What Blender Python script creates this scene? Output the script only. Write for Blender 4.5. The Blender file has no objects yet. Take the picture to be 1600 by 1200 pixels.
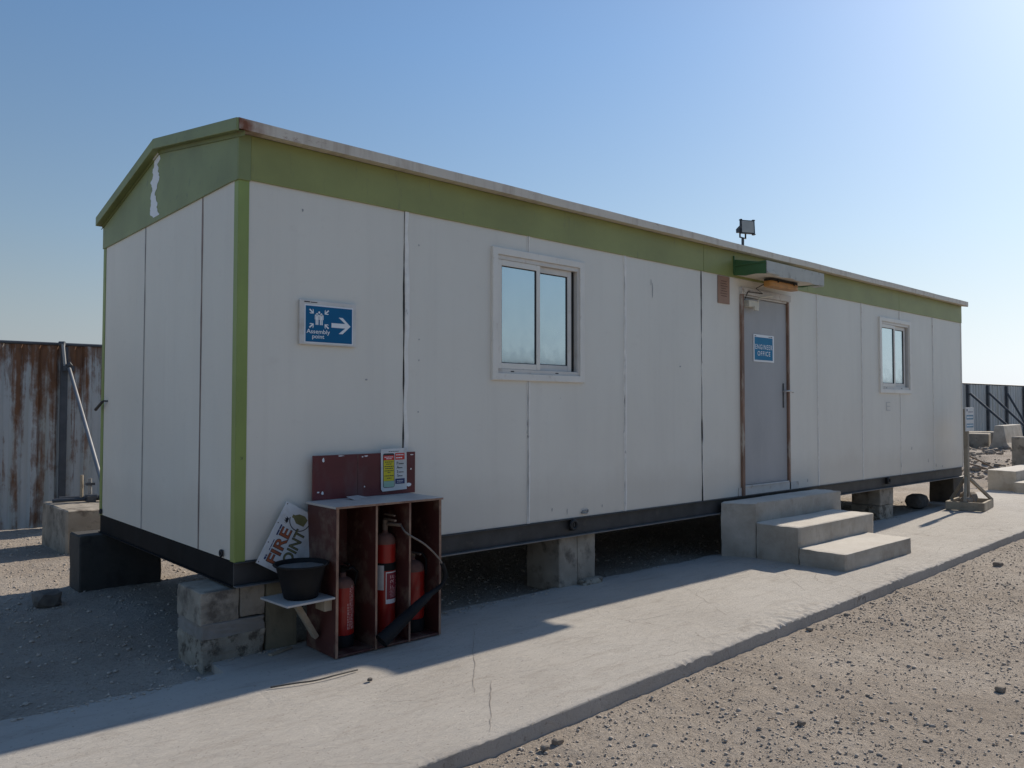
import bpy, math, random
import numpy as np
from mathutils import Matrix, Vector
random.seed(7)
rng = np.random.default_rng(7)
C = bpy.context.scene.collection
PI = math.pi

# ------------------------------------------------------------------ mesh builder
class MB:
    """collects shapes and links them as ONE mesh object"""
    def __init__(self):
        self.v = []; self.f = []; self.mi = []; self.sm = []; self.M = Matrix.Identity(4)
    def add(self, vs, fs, mi=0, smooth=False):
        b = len(self.v)
        for p in vs:
            self.v.append(tuple(self.M @ Vector(p)))
        for f in fs:
            self.f.append([b + i for i in f]); self.mi.append(mi); self.sm.append(smooth)
    def box(self, x0, x1, y0, y1, z0, z1, mi=0):
        self.add([(x0,y0,z0),(x1,y0,z0),(x1,y1,z0),(x0,y1,z0),(x0,y0,z1),(x1,y0,z1),(x1,y1,z1),(x0,y1,z1)],
                 [(0,3,2,1),(4,5,6,7),(0,1,5,4),(1,2,6,5),(2,3,7,6),(3,0,4,7)], mi)
        return self
    def prism(self, pts, h, mi=0, z=0.0):
        """polygon in local XY (counter-clockwise), from z to z+h"""
        n = len(pts)
        vs = [(x,y,z) for x,y in pts] + [(x,y,z+h) for x,y in pts]
        fs = [tuple(range(n))[::-1], tuple(range(n,2*n))] + [(i,(i+1)%n,n+(i+1)%n,n+i) for i in range(n)]
        self.add(vs, fs, mi); return self
    def tube(self, pts, r, n=10, mi=0, cap=True, smooth=True):
        pts = [Vector(p) for p in pts]
        rs = r if isinstance(r, (list, tuple)) else [r]*len(pts)
        vs = []; fs = []; up = None
        for i, p in enumerate(pts):
            t = (pts[min(i+1,len(pts)-1)] - pts[max(i-1,0)]).normalized()
            if up is None:
                up = Vector((0,0,1)) if abs(t.z) < .9 else Vector((1,0,0))
            a = t.cross(up)
            if a.length < 1e-5: a = t.cross(Vector((1,0,0)))
            a.normalize(); b = a.cross(t).normalized(); up = b
            for k in range(n):
                q = 2*PI*k/n
                vs.append(tuple(p + rs[i]*(math.cos(q)*a + math.sin(q)*b)))
        for i in range(len(pts)-1):
            for k in range(n):
                fs.append((i*n+k, i*n+(k+1)%n, (i+1)*n+(k+1)%n, (i+1)*n+k))
        self.add(vs, fs, mi, smooth)
        if cap:
            self.add(vs[:n], [tuple(range(n))[::-1]], mi)
            self.add(vs[-n:], [tuple(range(n))], mi)
        return self
    def lathe(self, prof, cx=0, cy=0, cz=0, n=28, mi=0, smooth=True, a0=0, a1=2*PI):
        full = abs(a1-a0-2*PI) < 1e-6
        m = n if full else n+1
        vs = []; fs = []
        for r, z in prof:
            for k in range(m):
                q = a0+(a1-a0)*k/n
                vs.append((cx+r*math.cos(q), cy+r*math.sin(q), cz+z))
        for i in range(len(prof)-1):
            for k in range(n):
                k2 = (k+1) % m
                fs.append((i*m+k, i*m+k2, (i+1)*m+k2, (i+1)*m+k))
        self.add(vs, fs, mi, smooth); return self
    def build(self, name, mat, parent=None, bevel=0, seg=2):
        me = bpy.data.meshes.new(name)
        off = Vector((0,0,0)); inv = None
        if parent is not None:
            o = parent
            base = parent
            while base.parent is not None: base = base.parent
            inv = root_matrix[base.name].inverted()
        vs = self.v if inv is None else [tuple(inv @ Vector(p)) for p in self.v]
        me.from_pydata(vs, [], self.f)
        mats = mat if isinstance(mat, (list, tuple)) else [mat]
        for m in mats: me.materials.append(m)
        me.polygons.foreach_set('material_index', self.mi)
        me.polygons.foreach_set('use_smooth', self.sm)
        me.update()
        o = bpy.data.objects.new(name, me); C.objects.link(o)
        if parent is not None: o.parent = parent
        else: root_matrix[o.name] = Matrix.Identity(4)
        if bevel:
            b = o.modifiers.new('bevel', 'BEVEL'); b.width = bevel; b.segments = seg
            b.limit_method = 'ANGLE'; b.angle_limit = math.radians(40)
        return o

root_matrix = {}
def empty(name, loc, rz=0):
    o = bpy.data.objects.new(name, None); C.objects.link(o)
    o.location = loc; o.rotation_euler = (0,0,rz); o.empty_display_size = .1
    root_matrix[o.name] = Matrix.Translation(loc) @ Matrix.Rotation(rz,4,'Z')
    return o
def tag(o, label=None, cat=None, group=None, kind=None):
    if label: o['label'] = label
    if cat: o['category'] = cat
    if group: o['group'] = group
    if kind: o['kind'] = kind
    return o
def thing(name, loc, label, cat, group=None, rz=0):
    return tag(empty(name, loc, rz), label, cat, group)

def frame(O, U, V):
    """local X along U, local Y along V, local Z the outward normal"""
    U = Vector(U).normalized(); V = Vector(V).normalized(); N = U.cross(V).normalized(); V = N.cross(U)
    return Matrix(((U.x,V.x,N.x,O[0]),(U.y,V.y,N.y,O[1]),(U.z,V.z,N.z,O[2]),(0,0,0,1)))

def text_into(mb, body, cx, cy, width=None, height=None, bold=0.0, depth=.0012, z=0.0, rot=0.0, mi=0, align='CENTER', space=1.0):
    cu = bpy.data.curves.new('txt', 'FONT'); cu.body = body; cu.size = 1; cu.offset = bold; cu.extrude = 0
    cu.resolution_u = 4; cu.space_character = space
    ob = bpy.data.objects.new('txt', cu); C.objects.link(ob)
    dg = bpy.context.evaluated_depsgraph_get(); dg.update()
    me = bpy.data.meshes.new_from_object(ob.evaluated_get(dg))
    xs = [v.co.x for v in me.vertices]; ys = [v.co.y for v in me.vertices]
    w = max(xs)-min(xs); h = max(ys)-min(ys)
    sx = sy = None
    if width: sx = width/w
    if height: sy = height/h
    if sx is None: sx = sy
    if sy is None: sy = sx
    mx = (max(xs)+min(xs))/2; my = (max(ys)+min(ys))/2
    if align == 'LEFT': mx = min(xs)
    c, s = math.cos(rot), math.sin(rot)
    def T(co, zz):
        x = (co.x-mx)*sx; y = (co.y-my)*sy
        return (cx+c*x-s*y, cy+s*x+c*y, zz)
    mb.add([T(v.co, z+depth) for v in me.vertices], [tuple(p.vertices) for p in me.polygons], mi)
    bpy.data.objects.remove(ob); bpy.data.curves.remove(cu); bpy.data.meshes.remove(me)

# ------------------------------------------------------------------ numpy value noise
def vnoise(x, y, seed=0):
    xi = np.floor(x).astype(np.int64); yi = np.floor(y).astype(np.int64)
    fx = x-xi; fy = y-yi; fx = fx*fx*(3-2*fx); fy = fy*fy*(3-2*fy)
    def h(a, b):
        n = (a*374761393 + b*668265263 + seed*974711) & 0xffffffff
        n = ((n ^ (n >> 13))*1274126177) & 0xffffffff
        n = n ^ (n >> 16)
        return (n & 0xffff)/65535.0
    return (h(xi,yi)*(1-fx)+h(xi+1,yi)*fx)*(1-fy)+(h(xi,yi+1)*(1-fx)+h(xi+1,yi+1)*fx)*fy
def fbm(x, y, octv=4, seed=0, gain=.5):
    s = 0; a = 1; t = 0
    for i in range(octv):
        s = s+a*vnoise(x*2**i, y*2**i, seed+i); t += a; a *= gain
    return s/t-.5
def sstep(a, b, x):
    t = np.clip((x-a)/(b-a), 0, 1); return t*t*(3-2*t)

# ------------------------------------------------------------------ materials
def newmat(name):
    m = bpy.data.materials.new(name); m.use_nodes = True
    nt = m.node_tree; nt.nodes.clear()
    out = nt.nodes.new('ShaderNodeOutputMaterial'); b = nt.nodes.new('ShaderNodeBsdfPrincipled')
    nt.links.new(b.outputs[0], out.inputs[0])
    return m, nt, b
def nd(nt, t, **k):
    n = nt.nodes.new(t)
    for a, v in k.items(): setattr(n, a, v)
    return n
def mapped(nt, scale, world=True):
    g = nd(nt, 'ShaderNodeNewGeometry') if world else nd(nt, 'ShaderNodeTexCoord')
    mp = nd(nt, 'ShaderNodeMapping'); mp.inputs['Scale'].default_value = scale
    nt.links.new(g.outputs['Position' if world else 'Object'], mp.inputs[0])
    return mp
def noise(nt, scale=(1,1,1), s=5, detail=4, rough=.55, world=True, dist=0):
    mp = mapped(nt, scale, world)
    n = nd(nt, 'ShaderNodeTexNoise'); n.inputs['Scale'].default_value = s; n.inputs['Detail'].default_value = detail
    n.inputs['Roughness'].default_value = rough; n.inputs['Distortion'].default_value = dist
    nt.links.new(mp.outputs[0], n.inputs[0]); return n.outputs[0]
def ramp(nt, src, stops, interp='LINEAR'):
    r = nd(nt, 'ShaderNodeValToRGB'); r.color_ramp.interpolation = interp
    e = r.color_ramp.elements
    while len(e) < len(stops): e.new(.5)
    for i, (p, c) in enumerate(stops):
        e[i].position = p
        e[i].color = (c,c,c,1) if isinstance(c, (int, float)) else (*c,1)
    nt.links.new(src, r.inputs[0]); return r.outputs[0]
def mix(nt, fac, a, b, mode='MIX'):
    m = nd(nt, 'ShaderNodeMix', data_type='RGBA', blend_type=mode)
    for s, v in ((0,fac),(6,a),(7,b)):
        if isinstance(v, (int, float)): m.inputs[s].default_value = v
        elif isinstance(v, tuple): m.inputs[s].default_value = (*v,1)
        else: nt.links.new(v, m.inputs[s])
    return m.outputs[2]
def mul(nt, a, b):
    m = nd(nt, 'ShaderNodeMath', operation='MULTIPLY')
    for s, v in ((0,a),(1,b)):
        if isinstance(v, (int, float)): m.inputs[s].default_value = v
        else: nt.links.new(v, m.inputs[s])
    return m.outputs[0]
def bump(nt, b, h, strength=.3, dist=.01, prev=None):
    n = nd(nt, 'ShaderNodeBump'); n.inputs['Strength'].default_value = strength; n.inputs['Distance'].default_value = dist
    nt.links.new(h, n.inputs['Height'])
    if prev is not None: nt.links.new(prev, n.inputs['Normal'])
    nt.links.new(n.outputs[0], b.inputs['Normal']); return n.outputs[0]
def setc(nt, b, col):
    if isinstance(col, tuple): b.inputs['Base Color'].default_value = (*col,1)
    else: nt.links.new(col, b.inputs['Base Color'])
def simple(name, c, rough=.5, metal=0.0, var=.12, s=8, scale=(1,1,1), bs=.0, dirt=None, dirt_amt=(.6,.75), dirt_s=6, dirt_scale=(1,1,1), spec=.5, bd=.004):
    """base colour with soft noise variation and optional dirt patches"""
    m, nt, b = newmat(name)
    n1 = noise(nt, scale, s, 5)
    col = mix(nt, ramp(nt, n1, [(.3,0.0),(.7,1.0)]), tuple(x*(1-var) for x in c), tuple(min(1,x*(1+var)) for x in c))
    if dirt:
        n2 = noise(nt, dirt_scale, dirt_s, 6, .65)
        col = mix(nt, ramp(nt, n2, [(dirt_amt[0],0.0),(dirt_amt[1],1.0)]), col, dirt)
    setc(nt, b, col); b.inputs['Roughness'].default_value = rough; b.inputs['Metallic'].default_value = metal
    b.inputs['Specular IOR Level'].default_value = spec
    if bs: bump(nt, b, noise(nt, (1,1,1), s*6, 6, .65), bs, bd)
    return m

M = {}
# painted sandwich panels: off white, faint vertical run marks, small scuffs
m, nt, b = newmat('panel_paint'); M['wall'] = m
c = mix(nt, ramp(nt, noise(nt, (1,1,.5), 1.3, 5), [(.3,0.0),(.72,1.0)]), (.72,.68,.60), (.78,.74,.655))
c = mix(nt, mul(nt, ramp(nt, noise(nt, (9,9,.35), 1.0, 6, .7), [(.50,0.0),(.80,1.0)]), .13), c, (.50,.45,.40))
c = mix(nt, mul(nt, ramp(nt, noise(nt, (1,1,1), 34, 3, .5), [(.74,0.0),(.77,1.0)]), .4), c, (.36,.31,.27))
c = mix(nt, mul(nt, ramp(nt, noise(nt, (1,1,1.6), 6.5, 6, .7), [(.58,0.0),(.80,1.0)]), .26), c, (.54,.49,.43))
# splash dirt low on the wall (has its own ragged edge)
g = nd(nt, 'ShaderNodeNewGeometry'); sx = nd(nt, 'ShaderNodeSeparateXYZ'); nt.links.new(g.outputs['Position'], sx.inputs[0])
ad = nd(nt, 'ShaderNodeMath', operation='MULTIPLY_ADD'); nt.links.new(noise(nt, (1,1,1), 2.3, 7, .7), ad.inputs[0]); ad.inputs[1].default_value = -.42
nt.links.new(sx.outputs[2], ad.inputs[2])
c = mix(nt, mul(nt, ramp(nt, ad.outputs[0], [(-.25,1.0),(.22,0.0)]), .24), c, (.47,.41,.34))
setc(nt, b, c); b.inputs['Roughness'].default_value = .48; b.inputs['Specular IOR Level'].default_value = .4
p1 = bump(nt, b, noise(nt, (1,1,.6), 1.9, 2), .22, .06)
bump(nt, b, noise(nt, (1,1,1), 60, 4), .05, .003, p1)

M['seal'] = simple('joint_sealant', (.84,.80,.74), .7, var=.08, s=14, bs=.3, dirt=(.30,.27,.25), dirt_amt=(.62,.70), dirt_s=9, dirt_scale=(3,3,1))
M['seam'] = simple('faint_joint_seam', (.24,.225,.21), .9)
M['crack'] = simple('slab_crack', (.26,.232,.204), .95)
M['gap'] = simple('joint_dark_gap', (.035,.033,.03), .9)  # plain dark tone for open joints, lining and slots
M['green'] = simple('fascia_green_paint', (.265,.28,.09), .5, var=.13, s=1.6, scale=(1,1,1.5), bs=.06, dirt=(.17,.17,.09), dirt_amt=(.60,.84), dirt_s=7, dirt_scale=(3,3,.6))
M['green_end'] = simple('end_fascia_green_paint', (.225,.26,.105), .5, var=.14, s=2.2, bs=.06, dirt=(.10,.13,.08), dirt_amt=(.60,.8), dirt_s=9)
M['lime'] = simple('corner_post_green_paint', (.25,.315,.085), .45, var=.15, s=3, scale=(1,1,.5), bs=.05, dirt=(.10,.12,.05), dirt_amt=(.66,.72), dirt_s=14)
M['canopy_green'] = simple('canopy_dark_green_paint', (.055,.135,.05), .5, var=.15, s=4)
m, nt, b = newmat('galvanised_eave_trim'); M['trim'] = m
c = mix(nt, noise(nt, (.6,2,2), 5, 5), (.60,.52,.42), (.72,.635,.53))
c = mix(nt, ramp(nt, noise(nt, (1,3,3), 2.2, 7, .75), [(.62,0.0),(.69,1.0)]), c, (.20,.075,.03))
c = mix(nt, ramp(nt, noise(nt, (7,1,1), 2.0, 4, .6), [(.5,0.0),(.75,.5)]), c, (.30,.20,.13))
gg = nd(nt, 'ShaderNodeNewGeometry'); sx = nd(nt, 'ShaderNodeSeparateXYZ'); nt.links.new(gg.outputs['Position'], sx.inputs[0])
c = mix(nt, mul(nt, ramp(nt, sx.outputs[0], [(0.0,1.0),(.16,.0)]), ramp(nt, noise(nt, (1,1,1), 16, 5), [(.3,.3),(.6,1.0)])), c, (.22,.07,.025))
setc(nt, b, c); b.inputs['Roughness'].default_value = .55; b.inputs['Metallic'].default_value = .15
bump(nt, b, noise(nt, (1,1,1), 12, 3), .15, .01)
M['roof'] = simple('roof_sheet', (.45,.44,.42), .5, .3, s=2)
M['steel'] = simple('chassis_dark_steel', (.046,.047,.049), .55, .2, var=.3, s=5, bs=.1, dirt=(.085,.077,.07), dirt_amt=(.58,.74), dirt_s=8)
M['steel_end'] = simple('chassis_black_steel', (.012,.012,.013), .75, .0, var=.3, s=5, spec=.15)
M['flange'] = simple('chassis_flange', (.20,.195,.19), .5, .3, var=.25, s=6)
M['white'] = simple('white_aluminium', (.77,.725,.65), .4, var=.05, s=4, dirt=(.52,.44,.36), dirt_amt=(.58,.8), dirt_s=9)
M['sash'] = simple('cream_aluminium', (.66,.62,.565), .4, var=.07, s=6, dirt=(.46,.34,.25), dirt_amt=(.58,.78), dirt_s=7)
M['gasket'] = simple('black_rubber', (.015,.015,.016), .6)
m, nt, b = newmat('window_glass'); M['glass'] = m
c = mix(nt, noise(nt, (1,1,.6), 5, 5), (.55,.66,.70), (.62,.72,.76))
setc(nt, b, c); b.inputs['Metallic'].default_value = .82; b.inputs['Roughness'].default_value = .07
nt.links.new(ramp(nt, noise(nt, (1,1,1), 9, 6, .7), [(.35,.05),(.75,.22)]), b.inputs['Roughness'])
bump(nt, b, noise(nt, (1,1,1), 2.5, 2), .02, .02)
M['door'] = simple('door_grey_paint', (.37,.365,.365), .5, var=.07, s=3, scale=(1,1,.4), bs=.05, dirt=(.43,.41,.39), dirt_amt=(.58,.85), dirt_s=3, dirt_scale=(2,2,.5))
M['jamb'] = simple('door_jamb_brown', (.22,.125,.085), .6, var=.3, s=6, scale=(1,1,.5), bs=.15, dirt=(.40,.34,.28), dirt_amt=(.54,.68), dirt_s=7, dirt_scale=(2,2,.5))
M['head'] = simple('door_header_pale', (.58,.545,.50), .6, var=.1, s=7, dirt=(.30,.22,.16), dirt_amt=(.58,.72), dirt_s=8)
M['chrome'] = simple('dull_chrome', (.55,.54,.52), .3, .9, var=.08)
M['canopy_white'] = simple('canopy_white_paint', (.47,.455,.40), .55, var=.1, s=6, bs=.12, dirt=(.24,.22,.18), dirt_amt=(.55,.72), dirt_s=9)
M['soffit'] = simple('canopy_soffit', (.66,.60,.50), .6, var=.1, s=5, dirt=(.42,.36,.28), dirt_amt=(.55,.8), dirt_s=5)
M['amber'] = simple('yellowed_plastic', (.50,.245,.065), .4, var=.15, s=9, dirt=(.33,.16,.05), dirt_amt=(.5,.8), dirt_s=6)
M['conc'] = simple('concrete_block', (.31,.275,.225), .9, var=.25, s=4, bs=.5, bd=.008, dirt=(.13,.11,.09), dirt_amt=(.50,.66), dirt_s=6)
M['conc_lt'] = simple('rough_pale_concrete', (.36,.325,.265), .95, var=.3, s=9, bs=1.0, bd=.02, dirt=(.13,.11,.085), dirt_amt=(.52,.62), dirt_s=13)
M['conc_gr'] = simple('grey_mortar', (.25,.235,.215), .9, var=.15, s=5, bs=.3, dirt=(.19,.17,.15), dirt_amt=(.56,.74), dirt_s=4)
M['conc_ol'] = simple('olive_stained_concrete', (.205,.185,.13), .9, var=.2, s=4, bs=.3, dirt=(.12,.105,.07), dirt_amt=(.52,.7), dirt_s=5)
M['conc_dk'] = simple('dark_shaded_concrete', (.062,.058,.052), .9, var=.25, s=4, bs=.3, dirt=(.025,.024,.022), dirt_amt=(.48,.7), dirt_s=4)  # near-black colour carries the rear block's shade; far corner block shares it
M['step'] = simple('step_concrete', (.56,.52,.455), .9, var=.14, s=2.0, bs=.4, bd=.006, dirt=(.36,.325,.27), dirt_amt=(.50,.74), dirt_s=2.6)
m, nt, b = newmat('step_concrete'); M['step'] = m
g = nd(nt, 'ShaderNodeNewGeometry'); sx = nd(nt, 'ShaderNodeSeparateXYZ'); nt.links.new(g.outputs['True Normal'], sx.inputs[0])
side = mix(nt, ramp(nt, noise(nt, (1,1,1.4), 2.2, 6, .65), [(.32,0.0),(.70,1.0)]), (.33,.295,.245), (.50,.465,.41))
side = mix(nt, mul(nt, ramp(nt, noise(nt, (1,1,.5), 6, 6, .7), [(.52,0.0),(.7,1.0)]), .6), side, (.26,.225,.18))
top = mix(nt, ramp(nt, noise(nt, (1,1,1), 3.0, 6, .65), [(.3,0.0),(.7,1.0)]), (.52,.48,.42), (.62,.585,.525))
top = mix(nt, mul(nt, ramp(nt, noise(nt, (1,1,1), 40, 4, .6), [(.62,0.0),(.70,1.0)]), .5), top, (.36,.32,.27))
setc(nt, b, mix(nt, ramp(nt, sx.outputs[2], [(.55,0.0),(.9,1.0)]), side, top)); b.inputs['Roughness'].default_value = .92; b.inputs['Specular IOR Level'].default_value = .3  # side colour mixes dirt with painted riser shade; tops carry pale dust
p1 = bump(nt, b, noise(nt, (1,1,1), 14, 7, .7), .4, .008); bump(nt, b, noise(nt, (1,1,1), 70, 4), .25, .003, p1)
M['rock'] = simple('desert_rock', (.27,.225,.18), .95, var=.25, s=16, bs=.4, bd=.006)
M['rock_br'] = simple('brown_pebble', (.24,.205,.17), .95, var=.3, s=20, bs=.4, bd=.005)
M['rock_dk'] = simple('dark_rock', (.14,.125,.11), .95, var=.3, s=12, bs=.4, bd=.006)
M['timber'] = simple('weathered_timber', (.34,.29,.22), .85, var=.2, s=5, scale=(1,1,.3), bs=.3, dirt=(.20,.16,.12), dirt_amt=(.52,.72), dirt_s=6)
M['ply'] = simple('raw_ply_edge', (.29,.18,.125), .8, var=.25, s=14, bs=.25, dirt=(.17,.09,.065), dirt_amt=(.5,.66), dirt_s=12, dirt_scale=(1,1,.4))
M['maroon'] = simple('maroon_plywood', (.075,.022,.018), .55, var=.25, s=5, scale=(1,1,.5), bs=.15, dirt=(.15,.095,.07), dirt_amt=(.50,.63), dirt_s=6)
M['board'] = simple('maroon_film_board', (.125,.022,.026), .35, var=.25, s=3, scale=(.6,1,1), bs=.05, dirt=(.12,.065,.07), dirt_amt=(.5,.75), dirt_s=4, dirt_scale=(1,1,.4))
M['boxtop'] = simple('grey_film_top', (.46,.44,.42), .45, var=.14, s=5, dirt=(.28,.20,.16), dirt_amt=(.58,.68), dirt_s=6)
M['red'] = simple('extinguisher_red', (.36,.016,.011), .35, var=.12, s=5, dirt=(.24,.10,.075), dirt_amt=(.60,.85), dirt_s=10)
M['dust'] = simple('dusty_shoulder', (.17,.085,.065), .8, var=.2, s=12)
M['black'] = simple('black_rubber_plastic', (.012,.012,.013), .7, var=.2, spec=.22)
M['bucket'] = simple('black_bucket_rubber', (.010,.010,.011), .65, var=.25, s=6, spec=.25, dirt=(.035,.033,.03), dirt_amt=(.58,.8), dirt_s=7)
M['sand'] = simple('bucket_sand', (.17,.16,.15), .95, var=.15, s=14, bs=.4)
M['label_red'] = simple('label_dark_red', (.24,.022,.04), .5)
M['paper'] = simple('white_sign_face', (.62,.62,.61), .45, var=.06, s=9, dirt=(.47,.44,.40), dirt_amt=(.55,.75), dirt_s=7)
M['blue'] = simple('sign_blue', (.002,.115,.26), .5, var=.06, spec=.25)
M['blue2'] = simple('door_sign_blue', (.003,.18,.35), .5, var=.06, spec=.25, dirt=(.20,.30,.38), dirt_amt=(.6,.85), dirt_s=7)
M['signwhite'] = simple('sign_white_print', (.80,.81,.82), .4, var=.02)
M['ink'] = simple('black_ink', (.02,.02,.025), .5)
M['palegrey'] = simple('grey_ink', (.36,.35,.345), .6)
M['yellow'] = simple('poster_yellow', (.62,.52,.02), .45, var=.04)
M['posred'] = simple('poster_red', (.60,.035,.02), .45, var=.04)
M['posgreen'] = simple('poster_pale_green', (.30,.47,.36), .45, var=.04)
M['navy'] = simple('poster_navy', (.02,.035,.12), .45)
M['rustink'] = simple('fire_letter_brown', (.34,.085,.03), .5, var=.2, s=15)
M['olive'] = simple('fire_symbol_olive', (.16,.15,.06), .5, var=.3, s=20)
M['plaque'] = simple('brown_plaque', (.32,.18,.115), .5, var=.1, s=6)
M['lampblack'] = simple('floodlight_black', (.018,.02,.026), .45)
M['lampglass'] = simple('floodlight_glass', (.42,.42,.39), .3)
M['pipe'] = simple('galvanised_pipe', (.27,.275,.28), .5, .6, var=.12, s=6)
M['pipe_dk'] = simple('dark_fence_steel', (.07,.078,.09), .6, .2, var=.2)
M['rebar'] = simple('rusty_bar', (.20,.15,.115), .8, var=.2)
M['cable'] = simple('grey_wire', (.07,.065,.06), .7)

# rusty corrugated fence sheet
m, nt, b = newmat('corrugated_sheet'); M['fence'] = m
base = mix(nt, noise(nt, (1,1,.25), 2.5, 4), (.42,.445,.45), (.53,.55,.55))
base = mix(nt, mul(nt, ramp(nt, noise(nt, (5,5,.25), 1.5, 4), [(.45,0.0),(.7,1.0)]), .5), base, (.27,.255,.19))
g = nd(nt, 'ShaderNodeNewGeometry'); sx = nd(nt, 'ShaderNodeSeparateXYZ'); nt.links.new(g.outputs['Position'], sx.inputs[0])
streak = noise(nt, (4.5,4.5,.16), 1.9, 7, .66)
blot = noise(nt, (2.2,2.2,1.1), 2.3, 7, .72, dist=.3)
sm_ = nd(nt, 'ShaderNodeMath', operation='ADD'); nt.links.new(mul(nt, streak, .62), sm_.inputs[0]); nt.links.new(mul(nt, blot, .38), sm_.inputs[1])
topb = ramp(nt, sx.outputs[2], [(.0,0.0),(1.0,.09)])
mr = nd(nt, 'ShaderNodeMapRange'); mr.inputs[1].default_value = 1.0; mr.inputs[2].default_value = 1.85; mr.inputs[3].default_value = 0; mr.inputs[4].default_value = .10
nt.links.new(sx.outputs[2], mr.inputs[0])
s2 = nd(nt, 'ShaderNodeMath', operation='ADD'); nt.links.new(sm_.outputs[0], s2.inputs[0]); nt.links.new(mr.outputs[0], s2.inputs[1])
mr2 = nd(nt, 'ShaderNodeMapRange'); mr2.inputs[1].default_value = 0.6; mr2.inputs[2].default_value = 3.0; mr2.inputs[3].default_value = .045; mr2.inputs[4].default_value = -.12
nt.links.new(sx.outputs[0], mr2.inputs[0])
s3 = nd(nt, 'ShaderNodeMath', operation='ADD'); nt.links.new(s2.outputs[0], s3.inputs[0]); nt.links.new(mr2.outputs[0], s3.inputs[1])
rc = mix(nt, noise(nt, (3,3,.8), 7, 5), (.075,.036,.022), (.25,.11,.045))
c = mix(nt, ramp(nt, s3.outputs[0], [(.535,0.0),(.575,.55),(.635,1.0)]), base, rc)
setc(nt, b, c); b.inputs['Roughness'].default_value = .6; b.inputs['Metallic'].default_value = .1
bump(nt, b, noise(nt, (1,1,1), 30, 5), .1, .004)

# poured concrete walkway
m, nt, b = newmat('walkway_concrete'); M['slab'] = m
c = mix(nt, ramp(nt, noise(nt, (1,1,1), 1.1, 6, .6), [(.3,0.0),(.7,1.0)]), (.39,.362,.327), (.465,.438,.40))
c = mix(nt, mul(nt, ramp(nt, noise(nt, (.8,3.5,1), 3.2, 7, .7, dist=.6), [(.52,0.0),(.72,1.0)]), .55), c, (.285,.25,.215))
c = mix(nt, mul(nt, ramp(nt, noise(nt, (1,1,1), 45, 5, .6), [(.60,0.0),(.68,1.0)]), .6), c, (.21,.185,.16))
c = mix(nt, mul(nt, ramp(nt, noise(nt, (1,1,1), .55, 5, .6), [(.55,0.0),(.68,1.0)]), .35), c, (.42,.395,.357))
mp = mapped(nt, (1,1,.4)); ns = nd(nt, 'ShaderNodeTexNoise'); ns.inputs['Scale'].default_value = 1.7; ns.inputs['Detail'].default_value = 5
nt.links.new(mp.outputs[0], ns.inputs[0])
va = nd(nt, 'ShaderNodeVectorMath', operation='ADD'); nt.links.new(mp.outputs[0], va.inputs[0])
vs_ = nd(nt, 'ShaderNodeVectorMath', operation='SCALE'); vs_.inputs[3].default_value = .9; nt.links.new(ns.outputs['Color'], vs_.inputs[0]); nt.links.new(vs_.outputs[0], va.inputs[1])
vo = nd(nt, 'ShaderNodeTexVoronoi', feature='DISTANCE_TO_EDGE'); vo.inputs['Scale'].default_value = .55; nt.links.new(va.outputs[0], vo.inputs[0])
crk = mul(nt, ramp(nt, vo.outputs['Distance'], [(.0,1.0),(.0045,0.0)]), ramp(nt, noise(nt, (1,1,1), .9, 3), [(.5,0.0),(.62,.8)]))
c = mix(nt, crk, c, (.16,.135,.115))
setc(nt, b, c); b.inputs['Roughness'].default_value = .92; b.inputs['Specular IOR Level'].default_value = .25
p1 = bump(nt, b, noise(nt, (.8,2.6,1), 9, 7, .72, dist=.5), .7, .014)
bump(nt, b, noise(nt, (1,1,1), 90, 5, .7), .35, .004, p1)

# gravelly sand
m, nt, b = newmat('gravel_sand'); M['ground'] = m
c = mix(nt, ramp(nt, noise(nt, (1,1,1), 1.1, 7, .65), [(.34,0.0),(.66,1.0)]), (.345,.292,.242), (.475,.42,.362))
c = mix(nt, mul(nt, ramp(nt, noise(nt, (1,1,1), 42, 5, .7), [(.5,0.0),(.68,1.0)]), .7), c, (.22,.185,.152))
c = mix(nt, mul(nt, ramp(nt, noise(nt, (1,1,1), 75, 4, .6), [(.58,0.0),(.66,1.0)]), .6), c, (.40,.36,.31))
setc(nt, b, c); b.inputs['Roughness'].default_value = .95; b.inputs['Specular IOR Level'].default_value = .2
p1 = bump(nt, b, noise(nt, (1,1,1), 26, 7, .75), .85, .04)
bump(nt, b, noise(nt, (1,1,1), 110, 4, .7), .5, .008, p1)
m, nt, b = newmat('gravel_stones'); M['gravel'] = m
c = mix(nt, ramp(nt, noise(nt, (1,1,1), 18, 2), [(.25,0.0),(.75,1.0)]), (.34,.29,.24), (.54,.48,.415))
c = mix(nt, ramp(nt, noise(nt, (1,1,1), 11, 2), [(.70,0.0),(.74,.6)]), c, (.20,.175,.155))
setc(nt, b, c); b.inputs['Roughness'].default_value = .95; b.inputs['Specular IOR Level'].default_value = .2

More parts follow.
